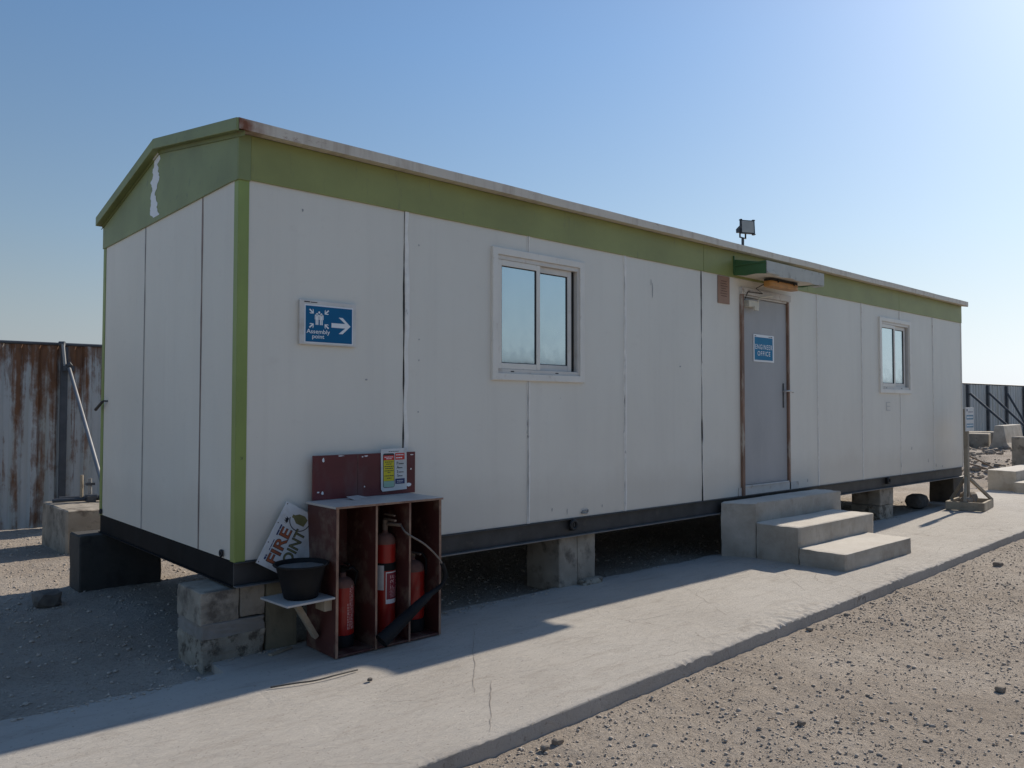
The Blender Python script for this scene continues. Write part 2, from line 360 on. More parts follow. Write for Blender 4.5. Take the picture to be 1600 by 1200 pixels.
# ------------------------------------------------------------------ ground, gravel, walkway
def slab_front(x): return -1.90+.036*x
def ground_z(x, y):
    z = -.625-.042*sstep(-.4,-1.7,y)*sstep(16,13,x)
    z = z+.48*sstep(14.8,19.5,x)*sstep(60,30,x)*sstep(14,8,y)
    z = z-.07*sstep(4,7.5,y)*sstep(14,8,x)
    z = z+.018*fbm(x*.8,y*.8,3,3)+.016*fbm(x*3.1,y*3.1,3,11)+.016*fbm(x*11,y*11,3,21)
    z = z+.16*sstep(15.5,18,x)*sstep(30,22,x)*sstep(-3,0,y)*fbm(x*1.6,y*1.6,5,31)
    return z
def spaced(lo, hi, step, far, g=1.22):
    a = list(np.arange(lo, hi, step)); d = step
    while a[-1] < far: d *= g; a.append(a[-1]+d)
    d = step
    while a[0] > -far: d *= g; a.insert(0, a[0]-d)
    return np.array(a)
gx = np.unique(np.concatenate([spaced(-3.2,13.5,.034,3500), np.arange(14,26,.09)]))
gy0 = list(np.arange(-5.0,-1.45,.026))+list(np.arange(-1.45,-.5,.12))+list(np.arange(-.5,7.6,.045))
d = .045
while gy0[-1] < 3500: d *= 1.22; gy0.append(gy0[-1]+d)
d = .026
while gy0[0] > -3500: d *= 1.22; gy0.insert(0, gy0[0]-d)
gy = np.array(gy0)
X, Y = np.meshgrid(gx, gy)
Z = ground_z(X, Y)
fine = sstep(-6,-4.5,Y)*sstep(9,7,Y)*sstep(15,12,X)*sstep(-5,-3,X)
Z = Z+fine*(.013*fbm(X*23+2*fbm(X*4,Y*4,2,43),Y*29,2,41)+.006*np.maximum(0,fbm(X*13,Y*16,2,51)-.1))
def grid_object(name, X, Y, Z, mat):
    ny, nx = X.shape
    me = bpy.data.meshes.new(name)
    me.vertices.add(nx*ny)
    me.vertices.foreach_set('co', np.stack([X,Y,Z],-1).reshape(-1).astype(np.float32))
    i = np.arange(nx*ny).reshape(ny,nx)
    q = np.stack([i[:-1,:-1],i[:-1,1:],i[1:,1:],i[1:,:-1]],-1).reshape(-1,4)
    me.loops.add(q.size); me.loops.foreach_set('vertex_index', q.reshape(-1).astype(np.int32))
    me.polygons.add(len(q)); me.polygons.foreach_set('loop_start', (np.arange(len(q))*4).astype(np.int32))
    me.polygons.foreach_set('use_smooth', np.ones(len(q), bool))
    me.update(calc_edges=True); me.materials.append(mat)
    o = bpy.data.objects.new(name, me); C.objects.link(o); root_matrix[o.name] = Matrix.Identity(4)
    return o
tag(grid_object('ground', X, Y, Z, M['ground']), kind='structure')

# loose gravel lying on the ground: thousands of little faceted stones
PHI = (1+5**.5)/2
ICO = np.array([(-1,PHI,0),(1,PHI,0),(-1,-PHI,0),(1,-PHI,0),(0,-1,PHI),(0,1,PHI),(0,-1,-PHI),(0,1,-PHI),(PHI,0,-1),(PHI,0,1),(-PHI,0,-1),(-PHI,0,1)])/1.902
ICF = np.array([(0,11,5),(0,5,1),(0,1,7),(0,7,10),(0,10,11),(1,5,9),(5,11,4),(11,10,2),(10,7,6),(7,1,8),(3,9,4),(3,4,2),(3,2,6),(3,6,8),(3,8,9),(4,9,5),(2,4,11),(6,2,10),(8,6,7),(9,8,1)])
def stones(name, px, py, pz, size, mat):
    n = len(px)
    jit = 1+.35*(rng.random((n,12,1))-.5)*2*.8
    v = ICO[None]*jit
    sc = np.stack([rng.uniform(.7,1.3,n),rng.uniform(.7,1.3,n),rng.uniform(.4,.75,n)],-1)[:,None]*size[:,None,None]
    v = v*sc
    a = rng.uniform(0,2*PI,n); ca, sa = np.cos(a)[:,None], np.sin(a)[:,None]
    x = v[...,0]*ca-v[...,1]*sa+px[:,None]; y = v[...,0]*sa+v[...,1]*ca+py[:,None]; z = v[...,2]+pz[:,None]
    co = np.stack([x,y,z],-1).reshape(-1,3)
    f = (ICF[None]+(np.arange(n)*12)[:,None,None]).reshape(-1,3)
    me = bpy.data.meshes.new(name)
    me.vertices.add(len(co)); me.vertices.foreach_set('co', co.reshape(-1).astype(np.float32))
    me.loops.add(f.size); me.loops.foreach_set('vertex_index', f.reshape(-1).astype(np.int32))
    me.polygons.add(len(f)); me.polygons.foreach_set('loop_start', (np.arange(len(f))*3).astype(np.int32))
    me.update(calc_edges=True); me.materials.append(mat)
    o = bpy.data.objects.new(name, me); C.objects.link(o); root_matrix[o.name] = Matrix.Identity(4)
    return o
def scatter(n, x0, x1, y0, y1, keep):
    x = rng.uniform(x0,x1,n); y = rng.uniform(y0,y1,n); k = keep(x,y); return x[k], y[k]
ax, ay = scatter(95000, -.5, 13, -5.2, -1.3, lambda x,y: (y < slab_front(x)-.03) & (rng.random(len(x)) < np.clip(1.35-.12*x,.16,1)*np.clip(.95+2.2*fbm(x*1.4,y*1.4,4,111),.35,1)))
bx, by = scatter(42000, -3, 12, -.2, 7.3, lambda x,y: ((y > .05) | (x < -.4)) & (rng.random(len(x)) < np.clip(1.1-.09*np.abs(x),.2,1)))
ex_, ey_ = scatter(900, -1.5, 9.5, -2.1, -1.5, lambda x,y: (y < slab_front(x)-.012) & (y > slab_front(x)-.16))
ix_ = rng.uniform(-1.2,9.5,3600); iy_ = np.where(ix_ < -.25, -.19, .03)-np.abs(rng.normal(0,.045,3600)); kk = (rng.random(3600) < np.clip(.5+3*fbm(ix_*1.7,ix_*0,3,121),.05,1)) & ~((ix_ > .4) & (ix_ < 1.3)) & ~((ix_ > 5.2) & (ix_ < 7.2)); ix_ = ix_[kk]; iy_ = iy_[kk]
sx_ = np.concatenate([ax,bx,ex_,ix_]); sy_ = np.concatenate([ay,by,ey_,iy_])
sz = np.clip(np.exp(rng.normal(math.log(.0033),.58,len(sx_))), .0016, .013)
sz[len(ax):len(ax)+len(bx)] *= 1.35
tag(stones('gravel', sx_, sy_, np.where(np.arange(len(sx_)) >= len(sx_)-len(ix_), -.577, ground_z(sx_,sy_))+sz*.15+.002, sz, M['gravel']), 'loose tan gravel scattered over the sandy ground around the cabin', 'gravel', kind='stuff')
rx, ry = scatter(4000, 15.3, 24, -1.5, 5.5, lambda x,y: fbm(x*.9,y*.9,2,5) > -.05)
rs = np.clip(np.exp(rng.normal(math.log(.028),.6,len(rx))), .01, .13)
tag(stones('rubble', rx, ry, ground_z(rx,ry)+rs*.2, rs, M['rock']), 'heap of broken rubble and dirt beyond the far end of the cabin', 'rubble', kind='stuff')

# walkway slab
U = np.arange(-4.2, 16.6, .017)
def slab_back(x):
    return np.where(x < -.12, -.19, np.where(x > 11.5, .42, .06))+.05*fbm(x*4,x*0+2.2,4,77)*1.6
W_ = np.concatenate([np.linspace(0,.06,7), np.linspace(.06,.94,112)[1:], np.linspace(.94,1,9)[1:]])
UX, WW = np.meshgrid(U, W_)
fr = slab_front(UX)+.010*fbm(UX*1.3,UX*0,3,61)+(.007*fbm(UX*5,UX*0+4,3,65)+.007*fbm(UX*31,UX*0+4,2,67)*np.clip(fbm(UX*1.7,UX*0,2,69)*4+.6,0,1))*sstep(.5,1,1-np.abs(WW))
bk = slab_back(UX)
SY = fr+(bk-fr)*WW
SZ = -.578+.010*fbm(UX*.9,SY*.9,3,71)+.005*fbm(UX*4,SY*7,4,75)
rough_patch = np.maximum(0, fbm(UX*.55,UX*0+9,3,81)+.12)*sstep(.22,.0,WW)
SZ = SZ+rough_patch*.06*fbm(UX*27,SY*31,2,83)
SZ = SZ-.018*sstep(.018,0,WW)*(vnoise(UX*31+7*vnoise(UX*3,UX*0,97),UX*0,91)**3)*np.clip(vnoise(UX*1.9,UX*0,93)*2-.6,0,1)-.006*sstep(.008,0,WW)
def groove(x0,y0,x1,y1,wd,dp):
    global SZ
    dx, dy = x1-x0, y1-y0; L = math.hypot(dx,dy)
    t = ((UX-x0)*dx+(SY-y0)*dy)/L/L
    dist = ((UX-x0)*dy-(SY-y0)*dx)/L+.03*fbm(UX*6,SY*6,3,95)
    SZ = SZ-dp*np.exp(-(dist/wd)**2)*((t > 0) & (t < 1))
o = grid_object('walkway', UX, SY, SZ, M['slab'])
# its vertical front and back faces
me = o.data
import bmesh
bm = bmesh.new(); bm.from_mesh(me)
be = [e for e in bm.edges if e.is_boundary]
r = bmesh.ops.extrude_edge_only(bm, edges=be)
for v in [g for g in r['geom'] if isinstance(g, bmesh.types.BMVert)]:
    if v.co.y < -.9: v.co.y = .4*v.co.y+.6*slab_front(v.co.x)+.006*float(fbm(np.array([v.co.x*1.3]),np.array([0.]),3,61)[0])-.002
    v.co.z = min(v.co.z-.006, -.592)+.004*float(vnoise(np.array([v.co.x*19]),np.array([1.]),5)[0])
be2 = [g for g in r['geom'] if isinstance(g, bmesh.types.BMEdge) and g.is_boundary]
r = bmesh.ops.extrude_edge_only(bm, edges=be2)
nv = [g for g in r['geom'] if isinstance(g, bmesh.types.BMVert)]
for v in nv:
    if v.co.y < -.9: v.co.y = slab_front(v.co.x)+.010*float(fbm(np.array([v.co.x*1.3]),np.array([0.]),3,61)[0])-.004
    v.co.z = -.80
for f in bm.faces:
    if abs(f.normal.z) < .5: f.smooth = False
bmesh.ops.recalc_face_normals(bm, faces=bm.faces)
me.materials.append(M['crack'])
def slab_at(x, y):
    i = int(np.argmin(np.abs(U-x))); j = int(np.argmin(np.abs(SY[:,i]-y))); return float(SZ[j,i])
def crack(pts, wd, jit, seed):
    q = [Vector((a,b_,0)) for a,b_ in pts]; path = []
    for k in range(len(q)-1):
        n = max(2, int((q[k+1]-q[k]).length/.025))
        for t in range(n): path.append(q[k].lerp(q[k+1], t/n))
    path.append(q[-1]); N = len(path); prev = None
    for k, p in enumerate(path):
        d_ = (path[min(k+1,N-1)]-path[max(k-1,0)]).normalized(); nn = Vector((-d_.y,d_.x,0))
        o_ = jit*2*float(fbm(np.array([k*.21+seed*9]),np.array([seed*3.3]),4,seed)[0]); w_ = .5*wd*max(.10,.6+2.2*float(fbm(np.array([k*.3+seed]),np.array([7.7*seed]),3,seed+40)[0]))*min(1,.25+min(k,N-1-k)*.12)
        a, b_ = p+nn*(o_-w_), p+nn*(o_+w_); z = slab_at(p.x,p.y)+.0022
        v1, v2 = bm.verts.new((a.x,a.y,z)), bm.verts.new((b_.x,b_.y,z))
        if prev:
            f = bm.faces.new((prev[0],v1,v2,prev[1])); f.material_index = 1
            if f.normal.z < 0 or True:
                f.normal_update()
                if f.normal.z < 0: f.normal_flip()
        prev = (v1,v2)
for k, (pp, wd, jit) in enumerate((([(1.485,-.45),(1.1,-.93),(.656,-1.48)],.0035,.02),([(.937,-1.275),(.70,-1.55),(.452,-1.836)],.005,.015),
    ([(3.74,-.47),(3.3,-1.1),(2.866,-1.71)],.0035,.015),([(5.12,-.58),(4.6,-1.06),(4.228,-1.409)],.003,.02),([(-.5,-1.5),(-.2,-1.72),(.02,-1.88)],.0035,.05),
    ([(4.1,-.75),(4.55,-.80),(4.8,-.76)],.003,.02),([(2.4,-1.0),(2.9,-1.15),(3.4,-1.02)],.0025,.05),([(6.5,-1.5),(7.4,-1.35),(8.6,-1.5)],.004,.05),([(7.2,-.6),(8.1,-.8),(9.2,-.7)],.004,.04),
    ([(1.9,-1.35),(2.25,-1.5),(2.3,-1.78)],.0025,.04),([(9.6,-.9),(9.9,-1.2),(10.4,-1.45)],.006,.05),([(.0,-.9),(.35,-1.05),(.62,-1.0)],.002,.06),([(.25,-1.15),(.45,-1.32),(.75,-1.30)],.002,.05))): crack(pp, wd, jit, k+1)
bm.to_mesh(me); bm.free()
tag(o, kind='structure')

# ------------------------------------------------------------------ site office cabin
CW, CL, CH = 2.89, 12.03, 2.325
NP = 10; PW = CL/NP
cab = thing('site_office_cabin', (0,0,-.15), 'long white portable site cabin with a green roof band, standing on concrete blocks', 'cabin')
WX = [2.015, 8.945]; WW0, WH0, WZ = 1.045, 1.045, 1.146
DX0, DX1, DZ0, DZ1 = 5.515, 6.565, .0, 2.215
openings = [(WX[0]+.03,WX[0]+WW0-.03,WZ+.03,WZ+WH0-.03),(WX[1]+.03,WX[1]+WW0-.03,WZ+.03,WZ+WH0-.03),(DX0+.02,DX1-.02,-.01,DZ1-.02)]
def panel(x0, x1, z0, z1, ops):
    mb = MB()
    xs = sorted({x0,x1,*[min(max(v,x0),x1) for o in ops for v in o[:2]]}); zs = sorted({z0,z1,*[min(max(v,z0),z1) for o in ops for v in o[2:]]})
    th = .05
    for i in range(len(xs)-1):
        for j in range(len(zs)-1):
            cx, cz = (xs[i]+xs[i+1])/2, (zs[j]+zs[j+1])/2
            if any(o[0] < cx < o[1] and o[2] < cz < o[3] for o in ops): continue
            a, b_, c_, d_ = xs[i], xs[i+1], zs[j], zs[j+1]
            mb.add([(a,0,c_),(b_,0,c_),(b_,0,d_),(a,0,d_)], [(0,1,2,3)])
            mb.add([(a,th,c_),(b_,th,c_),(b_,th,d_),(a,th,d_)], [(3,2,1,0)])
    for xe, fl_ in ((x0,(0,3,2,1)),(x1,(0,1,2,3))):
        for j in range(len(zs)-1):
            cz = (zs[j]+zs[j+1])/2
            if any(o[0] < xe < o[1] and o[2] < cz < o[3] for o in ops): continue
            mb.add([(xe,0,zs[j]),(xe,th,zs[j]),(xe,th,zs[j+1]),(xe,0,zs[j+1])], [fl_])
    for o in ops:   # reveals
        a, b_ = max(o[0],x0), min(o[1],x1)
        if b_ > a:
            mb.add([(a,0,o[2]),(b_,0,o[2]),(b_,th,o[2]),(a,th,o[2])], [(0,1,2,3)]); mb.add([(a,0,o[3]),(b_,0,o[3]),(b_,th,o[3]),(a,th,o[3])], [(3,2,1,0)])
            if a == o[0]: mb.add([(a,0,o[2]),(a,th,o[2]),(a,th,o[3]),(a,0,o[3])], [(0,1,2,3)])
            if b_ == o[1]: mb.add([(b_,0,o[2]),(b_,th,o[2]),(b_,th,o[3]),(b_,0,o[3])], [(3,2,1,0)])
    return mb
GAP = .0012
for i in range(NP):
    panel(i*PW+GAP, (i+1)*PW-GAP, 0, CH+.12, openings).build('wall_panel', M['wall'], cab)
# sealed joints: a dark open line and a wavering bead of sealant
def joint(x, za, zb, w, heavy, seed):
    """two pale wavering beads of sealant with a thin broken dark line between them"""
    mb = MB()
    n = max(8, int((zb-za)/.022)); zz = np.linspace(za, zb, n)
    c0 = x+.0035*heavy*fbm(zz*2.2,zz*0+seed,4,seed)+.002*fbm(zz*14,zz*0+seed,2,seed+2)
    dk = np.clip((.0016+.0030*heavy)*(.75+2.4*fbm(zz*4.5,zz*0+seed*3,4,seed+9)), .0003, .02)
    if heavy > 2: dk = dk+.011*np.clip(fbm(zz*2.3,zz*0+seed,3,seed+4)*4-.35,0,1)*sstep(1.2,1.5,zz)
    lo = c0-dk-w*.35*(.7+1.2*np.clip(fbm(zz*3.3,zz*0+seed*2,4,seed+6)+.4,0,1))*(heavy < 1.5)
    hi = c0+dk+w*(.55+.7*np.clip(fbm(zz*4.1,zz*0+seed*5,4,seed+7)+.5,0,1))
    h = .004+.007*np.clip(fbm(zz*9,zz*0+seed,3,seed+8)+.5,0,1)
    F = float
    for a in range(n-1):
        b_ = a+1
        for (p,q,sg) in ((lo,c0-dk,1),(c0+dk,hi,1)):
            if q[a]-p[a] < .0008: continue
            vs = []
            for t in (a,b_):
                L_, R_ = F(p[t]), F(q[t]); d_ = min(.003,(R_-L_)*.3)
                vs += [(L_,-.0006,F(zz[t])),(L_+d_,-F(h[t]),F(zz[t])),(R_-d_,-F(h[t]),F(zz[t])),(R_,-.0006,F(zz[t]))]
            mb.add(vs, [(0,1,5,4),(1,2,6,5),(2,3,7,6)], 0, False)
        mb.add([(F(c0[a]-dk[a]),-.0012,F(zz[a])),(F(c0[a]+dk[a]),-.0012,F(zz[a])),(F(c0[b_]+dk[b_]),-.0012,F(zz[b_])),(F(c0[b_]-dk[b_]),-.0012,F(zz[b_]))], [(0,1,2,3)], 1)
    mb.build('joint_seal', [M['seal'], M['gap'] if heavy >= .8 else M['seam']], cab)
heavy = [0,1.6,.8,.9,2.2,0,.4,.4,.3,.9]
wid = [0,.040,.022,.026,.012,0,.016,.016,.014,.012]
for i in (1,3,4,6,7,9): joint(i*PW, .0, CH, wid[i], heavy[i], i*13+1)
for i, xo in ((2,0),(8,0)):
    joint(i*PW, .0, WZ-.002, wid[i], heavy[i], i*13+1); joint(i*PW, WZ+WH0+.002, CH, wid[i]*.9, heavy[i]*.6, i*13+7)
# small scuffs, drill holes and screw heads on the front panels
for (x,z,w,h) in ((4.02,2.05,.012,.16),(4.45,1.34,.03,.02),(4.0,2.12,.008,.07),(2.86,.06,.01,.05),(2.68,.09,.012,.03),(3.3,.07,.01,.03),(10.0,.36,.02,.05),(10.6,.16,.02,.07),(10.9,.08,.02,.06),(11.15,.05,.025,.03),(1.33,2.10,.012,.012),(1.335,1.42,.01,.012),(1.335,1.27,.01,.012),(1.33,.9,.012,.012),(.42,2.2,.012,.02),(.9,1.12,.02,.012),(6.95,.08,.02,.04)):
    n = 9; mb = MB()
    mb.M = frame((x,-.0022,z),(1,0,0),(0,0,1))
    mb.prism([(w/2*math.cos(2*PI*k/n)*random.uniform(.7,1.2), h/2*math.sin(2*PI*k/n)*random.uniform(.7,1.2)) for k in range(n)], .0008)
    mb.build('scuff_mark', M['palegrey'], cab)
mb = MB(); mb.M = frame((0,-.0025,0),(1,0,0),(0,0,1))
text_into(mb, 'E', 9.22, .965, height=.12, width=.14, depth=.0004, bold=-.01); mb.M = Matrix.Identity(4)
mb.build('faint_letter', simple('faint_pencil', (.57,.545,.51), .6), cab)
# end wall (three panels) and the two walls the photo does not show
def endpanel(y0, y1, name='wall_panel'):
    mb = MB(); mb.box(0, .05, y0+GAP, y1-GAP, 0, CH+.12); return mb.build(name, M['wall'], cab)
endpanel(.055,.59); endpanel(.59,1.765); endpanel(1.765,CW-.005)
for k, y in enumerate((.59,1.765)):
    mb = MB(); zz = np.linspace(0,CH,90)
    for a in range(89):
        q = [y+.004*float(fbm(np.array([zz[t]*3]),np.array([k*7.0]),4,50+k)[0]) for t in (a,a+1)]
        w = [.020+.022*max(0,float(fbm(np.array([zz[t]*4]),np.array([k*3.0]),3,70+k)[0])+.15) for t in (a,a+1)]
        mb.add([(-.0012,q[0]-w[0]/2,zz[a]),(-.0012,q[0]+w[0]/2,zz[a]),(-.0012,q[1]+w[1]/2,zz[a+1]),(-.0012,q[1]-w[1]/2,zz[a+1])], [(0,3,2,1)])
    mb.build('joint_seal', simple('end_joint_sealant', (.24,.185,.165) if k == 0 else (.33,.31,.29), .8, var=.4, s=9, scale=(1,1,.5)), cab)
mb = MB(); mb.box(.06,CL-.06,CW-.05,CW,0,CH+.12); mb.build('rear_wall', M['wall'], cab)
mb = MB(); mb.box(CL-.055,CL-.004,.055,CW-.055,0,CH+.12); mb.build('end_wall', M['wall'], cab)
mb = MB(); mb.box(.06,CL-.06,.06,CW-.06,-.02,.0); mb.box(.06,CL-.06,.4,.44,.0,CH); mb.build('floor_and_lining', M['gap'], cab)
# corner posts
def corner(x, y, sx, sy):
    mb = MB(); t = .006; w = .062
    x0, x1 = sorted((x-sx*t, x+sx*w)); y0, y1 = sorted((y-sy*t, y))
    mb.box(x0, x1, y0, y1, -.004, CH+.0)
    xa, xb = sorted((x-sx*t, x)); ya, yb = sorted((y, y+sy*w))
    mb.box(xa, xb, ya, yb, -.004, CH+.0)
    mb.build('corner_post', M['lime'], cab, .004)
corner(0,0,1,1); corner(0,CW,1,-1)
mb = MB(); mb.box(CL-.03,CL+.004,-.006,0,-.004,CH); mb.box(CL,CL+.004,0,.05,-.004,CH); mb.build('corner_post', M['wall'], cab)
corner(CL,CW,-1,-1)
# fascia band: front in lengths, ends as gables
EZ = 2.60
segs = [(.066,4.84),(4.844,6.98),(6.984,9.6),(9.604,CL+.004)]
for a, b_ in segs:
    mb = MB(); mb.box(a, b_, -.013, -.001, CH, EZ); mb.build('fascia_board', M['green'], cab, .002)
mb = MB(); mb.box(-.014,.065,-.016,-.001,CH-.008,EZ); mb.box(-.014,-.001,-.001,.06,CH-.008,EZ); mb.build('corner_cap', M['green_end'], cab, .003)
RY, RZ = 1.42, 2.90        # ridge
def roofz(y): return EZ+(RZ-.02-EZ)*(1-abs(y-RY)/(RY+.09)) if y <= RY else EZ-.03+(RZ-.02-EZ+.03)*(1-(y-RY)/(CW+.03-RY))
for x0, x1 in ((-.012,-.001),(CL+.001,CL+.012)):
    mb = MB(); pts = [(.061,CH),(CW+.012,CH),(CW+.012,roofz(CW)-.02),(RY,RZ-.03),(.061,roofz(.06)-.01)]
    mb.add([(x0,y,z) for y,z in pts]+[(x1,y,z) for y,z in pts], [tuple(range(5))[::-1] if False else (0,4,3,2,1),(5,6,7,8,9)]+[(i,(i+1)%5,5+(i+1)%5,5+i) for i in range(5)])
    mb.build('gable_fascia', M['green_end'], cab)
mb = MB(); mb.box(.066,CL,CW+.001,CW+.013,CH,EZ-.03); mb.build('fascia_board', M['green'], cab)
# strip of torn paint on the gable, white underneath
mb = MB(); zz = np.linspace(2.36,2.84,80)
wl = .055+.17*np.array(fbm(zz*14,zz*0,4,101)); wr = .06+.19*np.array(fbm(zz*14,zz*0+5,4,105))
for a in range(79):
    if wl[a]+wr[a] < .05 or wl[a+1]+wr[a+1] < .05: continue
    mb.add([(-.0135,1.53-wr[a],zz[a]),(-.0135,1.53+wl[a],zz[a]),(-.0135,1.53+wl[a+1],zz[a+1]),(-.0135,1.53-wr[a+1],zz[a+1])], [(0,3,2,1)])
mb.build('torn_paint_strip', M['signwhite'], cab)
# roof sheet
mb = MB()
yf, yr = -.10, CW+.04; zf, zr = 2.655, 2.60
for (ya, za, yb, zb) in ((yf,zf,RY,RZ+.013),(RY,RZ+.013,yr,zr)):
    x0, x1 = -.062, CL+.02; t = .012
    mb.add([(x0,ya,za),(x1,ya,za),(x1,yb,zb),(x0,yb,zb),(x0,ya,za-t),(x1,ya,za-t),(x1,yb,zb-t),(x0,yb,zb-t)],
           [(0,1,2,3),(7,6,5,4),(0,4,5,1),(3,2,6,7),(0,3,7,4),(1,5,6,2)])
mb.build('roof', M['roof'], cab)
# barge boards on the near gable and the far gable
for x0, x1 in ((-.066,-.050),(CL+.018,CL+.03)):
    for (ya, za, yb, zb) in ((yf-.004,zf+.004,RY,RZ+.018),(RY,RZ+.018,yr+.004,zr+.004)):
        mb = MB(); h = .076
        mb.add([(x0,ya,za-h),(x0,yb,zb-h),(x0,yb,zb),(x0,ya,za),(x1,ya,za-h),(x1,yb,zb-h),(x1,yb,zb),(x1,ya,za)],
               [(0,3,2,1),(4,5,6,7),(0,1,5,4),(1,2,6,5),(2,3,7,6),(3,0,4,7)])
        if x0 < 0:   # folded lip under the board
            mb.add([(x0,ya,za-h),(x0,yb,zb-h),(-.013,yb,zb-h+.006),(-.013,ya,za-h+.006),(-.013,yb,zb-h-.025),(-.013,ya,za-h-.025),(-.022,yb,zb-h-.025),(-.022,ya,za-h-.025)], [(0,3,2,1),(3,2,4,5),(4,6,7,5)])
        mb.build('barge_board', M['green_end'] if x0 < 0 else M['trim'], cab, .003)
# galvanised eave trim along the front, in lengths that sag very slightly
xs = [-.05,2.45,4.9,7.35,9.8,CL+.03]
for i in range(5):
    mb = MB(); a, b_ = xs[i]+(.0015 if i else 0), xs[i+1]-.0015
    n = 14
    for k in range(n):
        p, q = a+(b_-a)*k/n, a+(b_-a)*(k+1)/n
        f = lambda x: .004*math.sin(x*2.1+i)+.0025*math.sin(x*5.3)
        for (y0,z0,y1,z1) in ((-.105,zf+.006,-.105,zf-.060),(-.105,zf-.060,-.015,zf-.054),(-.105,zf+.006,-.05,zf+.019)):
            mb.add([(p,y0+(f(p) if y0 < -.1 else 0),z0),(q,y0+(f(q) if y0 < -.1 else 0),z0),(q,y1+(f(q) if y1 < -.1 else 0),z1),(p,y1+(f(p) if y1 < -.1 else 0),z1)], [(0,3,2,1)])
    mb.build('eave_trim', M['trim'], cab)
mb = MB(); mb.box(-.05,CL+.03,CW+.045,CW+.05,zr-.07,zr+.005); mb.build('eave_trim', M['trim'], cab)
# chassis: channel beams with bright lower flange
mb = MB(); mb.box(.0,CL-.02,.012,.024,-.145,-.003); mb.box(.0,CL-.02,-.02,.024,-.012,-.003)
mb.build('chassis_beam', M['steel'], cab, .002)
mb = MB(); mb.box(.002,CL-.022,-.035,.024,-.153,-.146); mb.build('chassis_flange', M['flange'], cab)
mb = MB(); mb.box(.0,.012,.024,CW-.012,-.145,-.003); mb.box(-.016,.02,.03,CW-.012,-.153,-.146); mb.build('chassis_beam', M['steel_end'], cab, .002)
mb = MB(); mb.box(.0,CL-.02,CW-.024,CW-.012,-.153,-.003); mb.build('chassis_beam', M['steel'], cab)
mb = MB(); mb.box(CL-.032,CL-.02,.024,CW-.024,-.153,-.003); mb.build('chassis_beam', M['steel'], cab)
mb = MB()
for x in np.arange(.6,CL-.3,.6): mb.box(float(x)-.025,float(x)+.025,.03,CW-.03,-.12,-.025)
mb.build('floor_joist', M['steel'], cab)
def ring(mb, c, r, t, axis='y', n=18):
    pts = []
    for k in range(n+1):
        q = 2*PI*k/n
        pts.append((c[0]+r*math.cos(q), c[1], c[2]+r*math.sin(q)) if axis == 'y' else (c[0], c[1]+r*math.cos(q), c[2]+r*math.sin(q)))
    mb.tube(pts, t, 8, cap=False)
for (x,z) in ((2.91,-.055),(9.14,-.05)):
    mb = MB(); ring(mb,(x,-.03,z),.036,.014); mb.box(x-.012,x+.012,-.018,.012,z-.05,z+.05); mb.build('lifting_lug', M['gasket'], cab)
mb = MB(); mb.tube([(3.03,-.006,.03),(3.03,-.018,.05),(3.10,-.018,.056),(3.115,-.006,.04),(3.09,-.018,.028),(3.03,-.006,.03)], .0055, 8)
mb.build('lashing_hook', M['pipe'], cab)
for y in (2.83,.18):
    mb = MB(); ring(mb,(-.012,y,.03),.017,.008,'x'); mb.build('lashing_hook', M['gasket'], cab)
mb = MB(); mb.tube([(-.004,2.70,.985),(-.03,2.715,.985),(-.034,2.74,.98),(-.05,2.89,.91)], [.006,.007,.011,.013], 8); mb.build('window_stay_hook', M['gasket'], cab)

